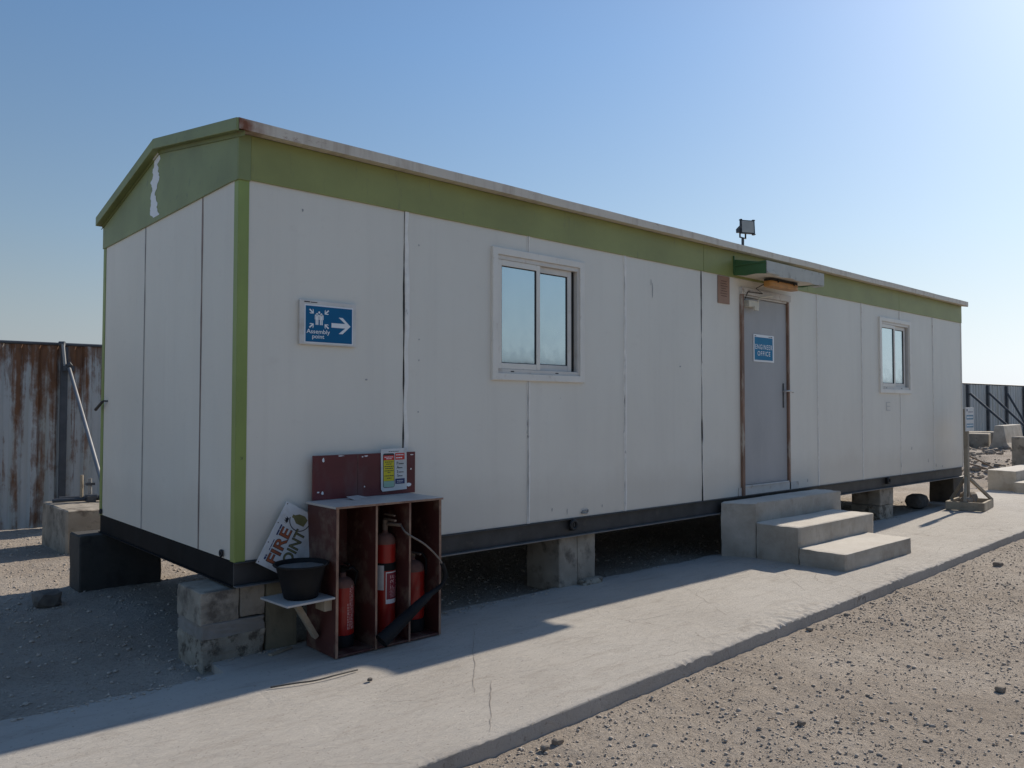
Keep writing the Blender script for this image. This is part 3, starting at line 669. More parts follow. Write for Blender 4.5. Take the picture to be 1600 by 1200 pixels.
# --- windows
def window(X0):
    def P(mb): mb.M = frame((X0,0,WZ),(1,0,0),(0,0,1)); return mb
    w, h = WW0, WH0
    # outer trim: mitred, sloped inward
    mb = P(MB()); t = .056
    A = [(0,0),(w,0),(w,h),(0,h)]; B = [(t,t),(w-t,t),(w-t,h-t),(t,h-t)]; B0 = [(.006,.006),(w-.006,.006),(w-.006,h-.006),(.006,h-.006)]
    vs = [(x,y,.0) for x,y in A]+[(x,y,.020) for x,y in A]+[(x,y,.0235) for x,y in B0]+[(x,y,.022) for x,y in B]+[(x,y,-.03) for x,y in B]
    fs = []
    for L in range(4):
        for k in range(4): fs.append((L*4+k, L*4+(k+1)%4, (L+1)*4+(k+1)%4, (L+1)*4+k))
    mb.add(vs, fs); fr = mb.build('window', M['white'], cab, .0015)
    # track frame
    mb = P(MB()); s = .034; a = t+.0005
    for (x0,x1,y0,y1) in ((a,w-a,a,a+s),(a,w-a,h-a-s,h-a),(a,a+.012,a+s,h-a-s),(w-a-.02,w-a,a+s,h-a-s)): mb.box(x0,x1,y0,y1,-.04,.008)
    mb.box(a,w-a,a+s,a+s+.004,-.036,-.032); mb.build('track', M['sash'], fr, .002)
    mb = P(MB()); mb.box(w-a-.075,w-a-.02,a+s,h-a-s,-.044,-.041); mb.build('dark_gap', M['gasket'], fr)
    for q in (.2,.70):
        mb = P(MB()); mb.box(q,q+.035,a+.012,a+.020,.0081,.0095); mb.build('drain_slot', M['gasket'], fr)
    def sash(x0,x1,zf_,st,mat,rail):
        y0, y1 = a+s+.001, h-a-s-.001
        mb = P(MB()); zb = zf_-.022
        mb.box(x0,x0+st,y0,y1,zb,zf_); mb.box(x1-st,x1,y0,y1,zb,zf_); mb.box(x0+st,x1-st,y0,y0+rail,zb,zf_); mb.box(x0+st,x1-st,y1-rail,y1,zb,zf_)
        o = mb.build('sash', mat, fr, .003)
        mb = P(MB()); e = .006
        for q in ((x0+st,x0+st+e,y0+rail,y1-rail),(x1-st-e,x1-st,y0+rail,y1-rail),(x0+st+e,x1-st-e,y0+rail,y0+rail+e),(x0+st+e,x1-st-e,y1-rail-e,y1-rail)): mb.box(*q,zb+.004,zb+.016)
        mb.build('gasket', M['gasket'], fr)
        mb = P(MB()); mb.box(x0+st-.004,x1-st+.004,y0+rail-.004,y1-rail+.004,zb+.002,zb+.008); mb.build('pane', M['glass'], fr)
    sash(a+.012,.528,.003,.040,M['white'],.046)
    sash(.49,w-a-.068,-.020,.046,M['sash'],.05)
for X0 in WX: window(X0)

# --- door
dr = MB(); dr.box(DX0+.05,DX1-.055,.012,.052,.108,2.135)
door = dr.build('door', M['door'], cab, .003)
mb = MB(); mb.box(DX0+.05,DX1-.075,.008,.0115,.108,.128); mb.build('kick_strip', M['palegrey'], door)
for z in (1.86,1.12,.30):
    mb = MB(); mb.tube([(DX0+.049,.004,z),(DX0+.049,.004,z+.13)], .009, 8); mb.build('hinge', M['gasket'], door)
hx = DX1-.135
mb = MB(); mb.box(hx-.012,hx+.012,.004,.0115,.94,1.22)
hd = mb.build('handle', M['steel'], door, .003)
mb = MB(); mb.tube([(hx,.01,1.13),(hx,-.035,1.13),(hx+.02,-.05,1.132),(hx+.115,-.052,1.122),(hx+.125,-.04,1.118)], .010, 10); mb.build('lever', M['chrome'], hd)
mb = MB(); mb.box(DX0,DX0+.046,-.03,.05,.0,DZ1-.055); mb.build('door_jamb', M['jamb'], cab, .004)
mb = MB(); mb.box(DX1-.052,DX1-.018,-.012,.05,.0,DZ1-.055); mb.build('door_jamb', M['jamb'], cab, .004)
mb = MB(); mb.box(DX0-.004,DX1-.02,-.034,.05,DZ1-.054,DZ1+.02); mb.box(DX0+.047,DX1-.073,-.008,.05,2.14,DZ1-.055); mb.build('door_head', M['head'], cab, .004)
mb = MB(); mb.box(DX0-.05,DX1+.16,-.012,-.001,.0,.085); mb.box(DX0+.047,DX1-.073,-.022,.05,.086,.104); mb.build('threshold', M['head'], cab, .003)
mb = MB(); mb.box(5.62,5.82,-.055,.010,2.03,2.10); mb.tube([(5.79,-.05,2.09),(5.80,-.075,2.14),(5.98,-.085,2.17),(6.12,-.04,2.185)], .009, 8); mb.box(5.70,5.78,-.075,-.05,1.995,2.04)
mb.build('door_closer', simple('closer_cream', (.62,.58,.47), .5, dirt=(.36,.3,.2)), door, .006)

# --- canopy over the door
X0, X1 = 5.385, 6.60
mb = MB()
for x0, x1 in ((X0,X0+.012),(X1-.012,X1)):
    pts = [(-.012,2.345),(-.15,2.325),(-.27,2.332),(-.40,2.318),(-.40,2.435),(-.012,2.515)]
    n = len(pts)
    mb.add([(x0,y,z) for y,z in pts]+[(x1,y,z) for y,z in pts], [tuple(range(n))[::-1],tuple(range(n,2*n))]+[(i,(i+1)%n,n+(i+1)%n,n+i) for i in range(n)])
mb.box(X0-.012,X0-.0005,-.40,-.012,2.436,2.452)
mb.box(X0-.010,X0+.0,-.03,-.0125,2.36,2.55)
can = mb.build('door_canopy', M['canopy_green'], cab, .002)
mb = MB()
n = 12; wv = [.012*math.sin(k*1.7)+.008*math.sin(k*3.1) for k in range(n+1)]
for k in range(n):
    p, q = X0-.006+(X1-X0+.012)*k/n, X0-.006+(X1-X0+.012)*(k+1)/n
    za, zb = 2.312+wv[k]*.6+(.012 if k < 3 else 0)*0, 2.312+wv[k+1]*.6
    mb.add([(p,-.405,za),(q,-.405,zb),(q,-.405,2.452),(p,-.405,2.452),(p,-.40,za),(q,-.40,zb),(q,-.40,2.452),(p,-.40,2.452)], [(0,1,2,3),(7,6,5,4),(0,4,5,1),(3,2,6,7)])
mb.box(X1-.10,X1+.004,-.40,-.30,2.306,2.312); mb.box(X0,X0+.24,-.418,-.4055,2.322,2.345)
mb.build('canopy_front', M['canopy_white'], can)
mb = MB(); mb.add([(X0+.012,-.012,2.35),(X1-.012,-.012,2.35),(X1-.012,-.40,2.33),(X0+.012,-.40,2.33)], [(0,3,2,1)]); mb.build('canopy_soffit', M['soffit'], can)
mb = MB(); mb.add([(X0+.012,-.012,2.51),(X1-.012,-.012,2.51),(X1-.012,-.40,2.44),(X0+.012,-.40,2.44)], [(0,1,2,3)]); mb.build('canopy_top', M['canopy_white'], can)

# --- bulkhead light under the canopy
bl = thing('bulkhead_light', (6.03,-.2,2.33), 'yellowed oblong bulkhead light fixed under the canopy above the door', 'light fitting')
mb = MB(); n = 24
pts = []
for k in range(n):
    q = 2*PI*k/n; cx_, sx2 = math.cos(q), math.sin(q)
    pts.append((.30*math.copysign(abs(cx_)**.25,cx_), .06*math.copysign(abs(sx2)**.5,sx2)))
mb.M = Matrix.Translation((6.03,-.20,2.245)); mb.prism(pts, .062); mb.build('diffuser', M['amber'], bl, .012, 3)
mb = MB(); mb.M = Matrix.Translation((6.03,-.20,2.3075)); mb.prism([(x*.99,y*.97) for x,y in pts], .022); mb.build('base_plate', M['gap'], bl)
for x in (5.86,6.20):
    mb = MB(); mb.box(x-.008,x+.008,-.268,-.255,2.29,2.32); mb.build('clip', M['gasket'], bl)
mb = MB(); mb.tube([(5.74,-.16,2.27),(5.70,-.09,2.23),(5.90,-.05,2.195),(5.62,-.04,2.19),(5.56,-.036,2.10)], .005, 6); mb.build('cable', M['gasket'], bl)

# --- floodlight on the roof edge
fl = thing('floodlight', (5.64,.0,2.66), 'black square floodlight on a short pole at the roof edge above the door', 'floodlight')
mb = MB(); mb.tube([(5.64,.03,2.62),(5.64,.03,2.79)], .015, 10); mb.build('pole', M['pipe_dk'], fl)
mb = MB(); mb.tube([(5.585,.03,2.89),(5.585,.03,2.79),(5.695,.03,2.79),(5.695,.03,2.89)], .010, 8); mb.build('bracket', M['lampblack'], fl)
Mf = Matrix.Translation((5.675,.0,2.905)) @ Matrix.Rotation(math.radians(-26),4,'Z') @ Matrix.Rotation(math.radians(-4),4,'X') @ Matrix.Diagonal((.70,.70,.80,1))
mb = MB(); mb.M = Mf
F1 = [(-.125,-.03,-.095),(.125,-.03,-.095),(.125,-.03,.095),(-.125,-.03,.095)]; F2 = [(-.125,.0,-.095),(.125,.0,-.095),(.125,.0,.095),(-.125,.0,.095)]; F3 = [(-.075,.085,-.048),(.075,.085,-.048),(.075,.085,.048),(-.075,.085,.048)]; F4 = [(-.072,.20,-.032),(.072,.20,-.032),(.072,.20,.022),(-.072,.20,.022)]
vs = F1+F2+F3+F4; fs = [(0,1,2,3),(15,14,13,12)]
for L in range(3):
    for k in range(4): fs.append((L*4+k,(L+1)*4+k,(L+1)*4+(k+1)%4,L*4+(k+1)%4))
mb.add(vs, fs)
mb.box(-.13,-.095,-.036,.012,.09,.106); mb.box(.085,.13,-.036,.012,.09,.106); mb.box(.085,.13,-.036,.012,-.106,-.09)
hs = mb.build('lamp_housing', M['lampblack'], fl, .004)
mb = MB(); mb.M = Mf; mb.box(-.108,.100,-.036,-.0305,-.080,.080); mb.build('lamp_glass', M['lampglass'], fl)

# ------------------------------------------------------------------ signs on the cabin
def ngon_arrow(mb, x, y, ang, L, W, t, z, d):
    """ISO style arrow with its tip at (x,y), pointing along ang"""
    p = [(0,0),(-L*.42,W/2),(-L*.42-t*1.0,W/2),(-t*1.35,t/2),(-L,t/2),(-L,-t/2),(-t*1.35,-t/2),(-L*.42-t*1.0,-W/2),(-L*.42,-W/2)]
    c, s = math.cos(ang), math.sin(ang)
    mb.add([(x+c*a-s*b_, y+s*a+c*b_, z+d) for a,b_ in p], [(0,1,2,3,6,7,8),(3,4,5,6)])
# assembly point
sw, sh = .412, .287
sg = thing('assembly_point_sign', (.6,-.02,1.335), 'blue assembly point sign with a big white arrow, on the cabin wall', 'sign')
Ms = frame((.396,-.004,1.335),(1,0,0),(0,0,1))
mb = MB(); mb.M = Ms; mb.box(0,sw,0,sh,.0,.018); mb.build('sign_board', simple('sign_frame_cream', (.66,.63,.59), .5, dirt=(.45,.38,.31), dirt_amt=(.58,.8)), sg, .003)
bx0, bx1, by0, by1 = .040, .378, .018, .250
mb = MB(); mb.M = Ms; mb.box(bx0-.008,bx1+.008,by0-.007,by1+.009,.0182,.0192); mb.build('white_border', M['signwhite'], sg)
mb = MB(); mb.M = Ms; mb.box(bx0,bx1,by0,by1,.0195,.0205); mb.build('blue_field', M['blue'], sg)
bw, bh = bx1-bx0, by1-by0
def UV(u,v): return bx0+u*bw, by1-v*bh
mb = MB(); mb.M = Ms; zz0 = .0208
ngon_arrow(mb, *UV(.965,.50), 0, .142, .108, .030, zz0, .0008)
mb.build('arrow', M['signwhite'], sg)
mb = MB(); mb.M = Ms
for (u,v,an) in ((.165,.21,-42),(.395,.21,-138),(.165,.49,42),(.395,.49,138)): ngon_arrow(mb, *UV(u,v), math.radians(an), .040, .034, .0095, zz0, .0008)
for (u,v,s_) in ((.28,.17,.9),(.235,.225,1),(.325,.225,1)):
    x, y = UV(u,v); n = 16
    mb.add([(x+.0078*s_*math.cos(2*PI*k/n), y+.0085*s_*math.sin(2*PI*k/n), zz0+.0008) for k in range(n)], [tuple(range(n))])
for u in (.235,.325):
    x, y = UV(u,.27)
    q = [(-.016,.004),(-.011,.009),(.011,.009),(.016,.004),(.016,-.024),(.0115,-.024),(.0115,-.002),(.010,-.002),(.010,-.058),(.0012,-.058),(.0012,-.026),(-.0012,-.026),(-.0012,-.058),(-.010,-.058),(-.010,-.002),(-.0115,-.002),(-.0115,-.024),(-.016,-.024)]
    mb.add([(x+a,y+b_,zz0+.0008) for a,b_ in q], [tuple(range(len(q)))[::-1]])
mb.build('pictogram', M['signwhite'], sg)
mb = MB(); mb.M = Ms
text_into(mb, 'Assembly', *UV(.265,.725), width=.168, height=.036, bold=.012, z=zz0, depth=.0008)
text_into(mb, 'point', *UV(.265,.865), width=.086, height=.033, bold=.012, z=zz0, depth=.0008)
mb.build('lettering', M['signwhite'], sg)
mb = MB(); mb.M = Ms; mb.box(.030,.070,.271,.278,.0183,.0189); mb.box(.075,.122,.271,.276,.0183,.0189); mb.build('maker_line', M['ink'], sg)

# engineer office, on the door
sg = thing('office_sign', (6.01,.0,1.44), 'blue and white engineer office sign on the grey door', 'sign')
Ms = frame((5.80,.0105,1.447),(1,0,0),(0,0,1))
mb = MB(); mb.M = Ms; mb.box(0,.425,0,.302,.0,.006); mb.build('sign_board', M['signwhite'], sg, .001)
mb = MB(); mb.M = Ms; mb.box(.018,.395,.020,.272,.0065,.0075); mb.build('blue_field', M['blue2'], sg)
mb = MB(); mb.M = Ms
text_into(mb, 'ENGINEER', .207, .166, width=.355, height=.054, bold=.008, space=1.22, z=.0078, depth=.0008)
text_into(mb, 'OFFICE', .207, .093, width=.265, height=.052, bold=.008, space=1.22, z=.0078, depth=.0008)
mb.build('lettering', M['signwhite'], sg)
mb = MB(); mb.M = Ms; mb.box(.31,.345,.280,.286,.0065,.0072); mb.box(.352,.39,.279,.288,.0065,.0072); mb.box(.02,.05,.280,.288,.0065,.0072); mb.build('maker_line', M['ink'], sg)

# brown plaque
sg = thing('brown_plaque', (5.21,.0,2.03), 'small brown plaque with lines of dark writing beside the canopy', 'plaque')
Ms = frame((5.10,-.003,2.028),(1,0,0),(0,0,1))
mb = MB(); mb.M = Ms; mb.box(0,.215,0,.288,0,.007); mb.build('plate', M['plaque'], sg, .001)
mb = MB(); mb.M = Ms
for k, (a, b_) in enumerate(((.055,.16),(.045,.17),(.05,.165),(.06,.15),(.05,.172),(.045,.165),(.055,.16))):
    y = .075+k*.026
    x = a
    while x < b_:
        w = random.uniform(.010,.024); mb.box(x,min(x+w,b_),y,y+.009,.0072,.0078); x += w+.006
mb.build('lettering', simple('plaque_ink', (.12,.06,.04), .6), sg)

# ------------------------------------------------------------------ fire point cabinet
G0 = -.572
fb = thing('fire_point_cabinet', (.84,-.22,G0), 'open maroon plywood fire cabinet with three bays against the cabin wall', 'cabinet')
def cbox(name, mat, *a, bev=.002, par=None):
    mb = MB(); mb.box(*a); return mb.build(name, mat, par or fb, bev)
T = .016; BX0, BX1, BY0, BY1, BZ1 = .447, 1.228, -.42, -.055, .318
def ply_panel(name, x0, x1):
    mb = MB(); mb.box(x0,x1,BY0+.002,BY1,G0,BZ1); o = mb.build(name, M['maroon'], fb, .0015)
    mb = MB(); mb.box(x0-.0005,x1+.0005,BY0,BY0+.0018,G0,BZ1); mb.build('raw_edge', M['ply'], o)
    return o
ply_panel('side_panel', BX0, BX0+T); ply_panel('side_panel', BX1-T, BX1)
ply_panel('divider', .722, .722+.013); ply_panel('divider', .972, .972+.013)
cbox('back_panel', M['maroon'], BX0+T+.001,BX1-T-.001,BY1-.012,BY1,G0,BZ1)
cbox('bottom_panel', M['maroon'], BX0+T+.001,.721,BY0+.004,BY1-.013,G0,G0+.014)
cbox('bottom_panel', M['maroon'], .736,.971,BY0+.004,BY1-.013,G0,G0+.014)
cbox('bottom_panel', M['maroon'], .986,BX1-T-.001,BY0+.004,BY1-.013,G0,G0+.014)
mb = MB(); mb.box(BX0-.012,BX1+.006,BY0-.012,BY1+.01,BZ1+.0005,BZ1+.015); tp = mb.build('top_panel', M['boxtop'], fb, .002)
mb = MB(); mb.box(BX0-.0125,BX1+.0065,BY0-.0135,BY0-.0122,BZ1+.001,BZ1+.0135); mb.build('raw_edge', M['ply'], tp)
mb = MB(); mb.add([(.70,-.20,.3345),(.86,-.10,.3345),(.80,-.07,.349),(.68,-.13,.353),(.70,-.20,.3335),(.86,-.10,.3335),(.80,-.07,.347),(.68,-.13,.351)], [(0,1,2,3),(7,6,5,4),(0,3,7,4),(0,4,5,1),(1,5,6,2),(2,6,7,3)]); mb.build('torn_flap', M['boxtop'], fb)
cbox('back_board', M['board'], .482,1.272,-.053,-.040,BZ1+.016,.620)
for (x,z,w,h) in ((.555,.59,.010,.018),(.52,.385,.014,.008),(.55,.378,.012,.012),(.87,.605,.018,.006),(.845,.60,.008,.006),(1.215,.395,.03,.018),(1.235,.50,.006,.008),(.86,.40,.006,.006),(1.24,.60,.02,.004),(.68,.612,.03,.004)):
    n = 8; mb = MB(); mb.M = frame((x,-.0538,z),(1,0,0),(0,0,1)); mb.prism([(w*math.cos(2*PI*k/n)*random.uniform(.5,1.1),h*math.sin(2*PI*k/n)*random.uniform(.5,1.1)) for k in range(n)], .0008)
    mb.build('peeled_spot', M['signwhite'], fb)
mb = MB(); mb.box(.806,.812,-.0536,-.0531,BZ1+.02,.618); mb.build('board_seam', M['maroon'], fb)
# side shelf with diagonal strut
mb = MB(); mb.M = frame((.125,-.44,-.216),(1,.06,0),(-.0,1,0)); mb.box(0,.318,0,.315,0,.012); mb.build('side_shelf', M['boxtop'], fb, .001)
cbox('shelf_block', M['timber'], .395,.446,-.375,-.265,-.292,-.2165)
mb = MB(); mb.M = frame((.27,-.30,-.228),(.17,.06,-.25),(0,1,0)); mb.box(0,.30,0,.045,-.03,0.0); mb.build('strut', M['timber'], fb, .002)

# poster standing on the cabinet top
po = thing('extinguisher_poster', (1.088,-.07,BZ1+.02), 'white safety poster with yellow and red columns, leaning on the maroon board', 'poster')
Ms = frame((.986,-.060,.358),(1,-.02,0),(0,.02,1))
mb = MB(); pw, ph = .206, .292
mb.M = Ms; mb.prism([(.012,0),(pw,0.006),(pw,ph),(0,ph-.004),(0,.014)], .004); mb.build('sheet', M['paper'], po)
mb = MB(); mb.M = Ms; z = .0045
def rrect(mb, x0,x1,y0,y1,r,z):
    p = []
    for (cx_,cy_,a) in ((x1-r,y1-r,0),(x0+r,y1-r,90),(x0+r,y0+r,180),(x1-r,y0+r,270)):
        for k in range(5):
            q = math.radians(a+22.5*k); p.append((cx_+r*math.cos(q), cy_+r*math.sin(q), z))
    mb.add(p, [tuple(range(len(p)))])
rrect(mb,.015,.106,.024,.258,.012,z); mb.build('column_outline', M['ink'], po)
mb = MB(); mb.M = Ms; mb.box(.019,.102,.212,.244,z+.0003,z+.0009); mb.box(.112,.188,.212,.258,z+.0003,z+.0009); mb.build('red_panel', M['posred'], po)
mb = MB(); mb.M = Ms; mb.box(.019,.102,.070,.211,z+.0003,z+.0009); mb.build('yellow_panel', M['yellow'], po)
mb = MB(); mb.M = Ms; mb.box(.019,.102,.028,.069,z+.0003,z+.0009); mb.build('green_panel', M['posgreen'], po)
mb = MB(); mb.M = Ms; mb.box(.112,.188,.046,.082,z+.0003,z+.0009); mb.build('navy_panel', M['navy'], po)
mb = MB(); mb.M = Ms
def dashes(mb, x0, x1, y, h, z, wmin=.006, wmax=.016, gap=.003):
    x = x0
    while x < x1-.003:
        w = random.uniform(wmin,wmax); mb.box(x,min(x+w,x1),y,y+h,z,z+.0004); x += w+gap
for y, a, b_ in ((.196,.03,.096),(.182,.04,.085),(.166,.026,.098),(.152,.032,.094),(.136,.026,.098),(.124,.05,.072),(.102,.026,.098),(.086,.045,.08)): dashes(mb, a, b_, y, .0055, z+.001)
for i, (L, y) in enumerate((('P',.188),('A',.160),('S',.130),('S',.104))):
    text_into(mb, L, .130+.003*(i%2), y, height=.020, bold=.01, z=z+.0004, depth=.0004)
    dashes(mb, .140, .180-.01*(i%2), y-.007, .006, z+.0003, .007, .014, .002)
dashes(mb, .06, .14, .268, .004, z)
mb.build('lettering', M['ink'], po)
mb = MB(); mb.M = Ms; dashes(mb, .026, .095, .230, .005, z+.001); dashes(mb, .04, .082, .219, .005, z+.001); dashes(mb, .120, .180, .242, .007, z+.001); dashes(mb, .118, .170, .222, .007, z+.001); dashes(mb, .125, .178, .066, .003, z+.001); dashes(mb, .125, .17, .056, .003, z+.001)
mb.build('white_lettering', M['signwhite'], po)

# extinguishers
FLOOR = G0+.0145
def extinguisher(loc, label, R, H, neck, skirt, co2=False):
    x, y, z0 = loc[0], loc[1], FLOOR
    t = thing('fire_extinguisher', (x,y,z0), label, 'extinguisher', 'fire extinguishers in the cabinet')
    sh_ = R*(1.0 if co2 else .8)
    mb = MB(); prof = [(R*.97,skirt),(R,skirt+.006)]+[(R,H*.5),(R,H)]
    mb.lathe([(R*.6,skirt-.012),(R*.9,skirt-.008),(R*.97,skirt)]+prof[1:], x, y, z0); mb.build('cylinder', M['red'], t)
    mb = MB(); mb.lathe([(R,H)]+[(neck+(R-neck)*math.cos(a),H+sh_*math.sin(a)) for a in np.linspace(0.05,PI/2*.96,8)]+[(neck*.85,H+sh_+.012),(neck*.85,H+sh_+.03),(0.001,H+sh_+.03)], x, y, z0); mb.build('shoulder', M['dust'], t)
    if skirt > .03:
        mb = MB(); mb.lathe([(0.001,0),(R*1.01,0),(R*1.015,.004),(R*1.015,skirt-.004),(R*.95,skirt)], x, y, z0); mb.build('base_cup', M['black'], t)
    else:
        mb = MB(); mb.lathe([(.001,0),(R*.85,0),(R*.9,skirt-.004)], x, y, z0); mb.build('base_cup', M['black'], t)
    return t, H+sh_+z0
# left: small, lettering up its side
t, zt = extinguisher((.598,-.235), 'dusty red fire extinguisher with vertical white lettering, in the left bay', .072, .365, .022, .075)
mb = MB(); mb.tube([(.598,-.235,zt+.02),(.598,-.235,zt+.065)], .016, 10); mb.box(.588,.60,-.33,-.22,zt+.06,zt+.072); mb.box(.59,.60,-.32,-.25,zt+.085,zt+.094); mb.build('valve', M['black'], t)
mb = MB(); mb.tube([(.60,-.245,zt+.045),(.64,-.28,zt+.06),(.675,-.28,zt+.03),(.672,-.25,zt-.06),(.668,-.24,zt-.2)], .009, 8); mb.build('hose', M['black'], t)
mb = MB()
def curved_patch(mb, cx, cy, R, a0, a1, z0, z1, n=10, mi=0):
    vs = []; fs = []
    for k in range(n+1):
        a = a0+(a1-a0)*k/n
        vs += [(cx+R*math.cos(a),cy+R*math.sin(a),z0),(cx+R*math.cos(a),cy+R*math.sin(a),z1)]
    for k in range(n): fs.append((2*k,2*k+2,2*k+3,2*k+1))
    mb.add(vs, fs, mi, True)
for k, a in enumerate((-95,-83,-72,-62)):
    a = math.radians(a); z = FLOOR+.11
    while z < FLOOR+(.36 if k else .26):
        h = random.uniform(.008,.022)
        curved_patch(mb,.598,-.235,.0728,a,a+random.uniform(.06,.11),z,z+h,2); z += h+.005
mb.build('lettering', simple('worn_white_print', (.62,.40,.37), .5), t)
# middle: tall, with label and long discharge horn
mx, my, mR = .903, -.245, .068
t, zt = extinguisher((mx,my), 'tall red carbon dioxide extinguisher with a label and long black horn, in the middle bay', mR, .60, .02, .02, True)
mb = MB(); curved_patch(mb,mx,my,mR+.001,math.radians(-175),math.radians(15),FLOOR+.432,FLOOR+.482,20); mb.build('black_band', M['black'], t)
A0, A1 = math.radians(-118), math.radians(-22)
mb = MB(); curved_patch(mb,mx,my,mR+.0012,A0,A1,FLOOR+.222,FLOOR+.425,14); lb = mb.build('label', M['signwhite'], t)
mb = MB(); curved_patch(mb,mx,my,mR+.0018,A0+.07,A1-.02,FLOOR+.25,FLOOR+.418,14); mb.build('label_field', M['label_red'], lb)
mb = MB(); curved_patch(mb,mx,my,mR+.0015,math.radians(-178),math.radians(-128),FLOOR+.31,FLOOR+.468,8); mb.build('side_label', M['paper'], t)
mb = MB()   # FIRE reading upwards, wrapped on the cylinder
tmp = MB(); text_into(tmp, 'FIRE', 0, 0, height=.034, width=.085, bold=.02, rot=PI/2)
am = math.radians(-80)
mb.add([(mx+(mR+.0026)*math.cos(am+v[0]/mR), my+(mR+.0026)*math.sin(am+v[0]/mR), FLOOR+.36+v[1]) for v in tmp.v], tmp.f)
for k in range(7):
    z = FLOOR+.262+k*.0085
    curved_patch(mb,mx,my,mR+.0024,math.radians(-95+random.uniform(-4,4)),math.radians(-40+random.uniform(-8,4)),z,z+.003,8)
for k in range(4): curved_patch(mb,mx,my,mR+.0024,math.radians(-52),math.radians(-30),FLOOR+.32+k*.02,FLOOR+.328+k*.02,3)
mb.build('lettering', simple('label_pink_print', (.60,.36,.37), .5), lb)
mb = MB(); mb.tube([(mx,my,zt+.02),(mx,my,zt+.085)], .019, 12); mb.tube([(mx,my,zt+.06),(mx+.02,my-.06,zt+.06),(mx+.045,my-.115,zt+.058)], .012, 8)
mb.box(mx-.008,mx+.008,my-.12,my+.01,zt+.085,zt+.097); mb.box(mx-.006,mx+.006,my-.11,my+.01,zt+.118,zt+.126); mb.build('valve', M['rebar'], t)
mb = MB(); hp = [(mx+.045,my-.115,zt+.058),(.945,-.43,.125),(1.06,-.47,.045),(1.17,-.475,-.06),(1.222,-.472,-.15),(1.218,-.47,-.21),(1.18,-.47,-.245)]
def smoothpath(P, n=6):
    P = [Vector(p) for p in P]; out = []
    for i in range(len(P)-1):
        a, b_, c_, d_ = P[max(i-1,0)], P[i], P[i+1], P[min(i+2,len(P)-1)]
        for k in range(n):
            u = k/n
            out.append(.5*((2*b_)+(-a+c_)*u+(2*a-5*b_+4*c_-d_)*u*u+(-a+3*b_-3*c_+d_)*u**3))
    out.append(P[-1]); return out
hs_ = smoothpath(hp); cut = int(len(hs_)*.56)
mb.tube(hs_[:cut+1], .0062, 10); mb.build('hose', simple('hose_tan', (.17,.14,.115), .6), t)
mb = MB(); mb.tube(hs_[cut:], .014, 10); mb.build('hose_grip', M['black'], t)
mb = MB(); mb.tube([(1.19,-.47,-.24),(1.10,-.47,-.282),(1.09,-.47,-.287),(1.0,-.47,-.342),(.745,-.47,-.505),(.735,-.47,-.512)], [.015,.019,.025,.032,.047,.049], 16, cap=False)
mb.add([(.74,-.47,-.508)]+[((.74)+.045*math.cos(q)*-.53, -.47+.045*math.sin(q), -.508+.045*math.cos(q)*.85) for q in np.linspace(0,2*PI,17)[:-1]], [(0,1+k,1+(k+1)%16) for k in range(16)])
mb.build('discharge_horn', M['black'], t)
# right: plain
t, zt = extinguisher((1.122,-.235), 'plain red fire extinguisher with a blackened base, in the right bay', .084, .395, .022, .085)
mb = MB(); mb.tube([(1.128,-.235,zt+.02),(1.128,-.235,zt+.05)], .018, 10); mb.box(1.118,1.13,-.33,-.22,zt+.045,zt+.056); mb.build('valve', M['rebar'], t)
mb = MB(); mb.tube([(1.13,-.235,zt+.035),(1.18,-.27,zt+.045),(1.203,-.285,zt+.0),(1.205,-.28,zt-.1)], .008, 8); mb.build('hose', M['black'], t)

# bucket of sand
SHZ = -.203
bk_ = thing('sand_bucket', (.282,-.285,SHZ), 'black rubber bucket filled with sand on the small shelf beside the cabinet', 'bucket')
mb = MB(); mb.lathe([(q[0]*(.85+.08*q[1]/.24),q[1]*.84) for q in [(.001,.001),(.112,.001),(.118,.006),(.135,.10),(.158,.222),(.172,.228),(.178,.236),(.174,.244),(.163,.240),(.157,.226),(.150,.195)]], .286, -.288, SHZ, 36); mb.build('pail', M['bucket'], bk_)
mb = MB(); N_ = 20
vs = [(.286,-.288,SHZ+.179)]; fs = []
for j in range(1,6):
    for k in range(N_):
        rr = .140*j/5; q = 2*PI*k/N_
        vs.append((.286+rr*math.cos(q), -.288+rr*math.sin(q), SHZ+.176+.012*random.uniform(-1,1)*(1-j/6)+.004*j/5))
for k in range(N_): fs.append((0,1+k,1+(k+1)%N_))
for j in range(4):
    for k in range(N_): fs.append((1+j*N_+k,1+(j+1)*N_+k,1+(j+1)*N_+(k+1)%N_,1+j*N_+(k+1)%N_))
mb.add(vs, fs, 0, True); mb.build('sand_fill', M['sand'], bk_)

# fallen fire point sign leaning on the wall
fs_ = thing('fire_point_sign', (.30,-.06,-.2), 'white fire point sign fallen askew between the corner post and the fire cabinet', 'sign')
u = Vector((.21,.028,.351)).normalized(); v = Vector((-.351,.03,.21)).normalized()
O = Vector((.101,-.072,-.005))-v*.30
Ms = frame(O, u, v); fw_, fh_ = .41, .30
mb = MB(); mb.M = Ms; mb.box(0,fw_,0,fh_,-.004,0); mb.build('sheet', M['paper'], fs_)
mb = MB(); mb.M = Ms; text_into(mb, 'FIRE', .150, .214, width=.232, height=.074, bold=.035, z=.0004, depth=.0004); text_into(mb, 'POINT', .160, .124, width=.262, height=.072, bold=.035, z=.0004, depth=.0004); mb.build('letter_outline', M['ink'], fs_)
mb = MB(); mb.M = Ms; text_into(mb, 'FIRE', .150, .214, width=.224, height=.066, bold=.008, z=.0009, depth=.0004); mb.build('lettering', M['rustink'], fs_)
mb = MB(); mb.M = Ms; text_into(mb, 'POINT', .160, .124, width=.254, height=.064, bold=.008, z=.0009, depth=.0004); mb.build('lettering', M['olive'], fs_)
mb = MB(); mb.M = Ms
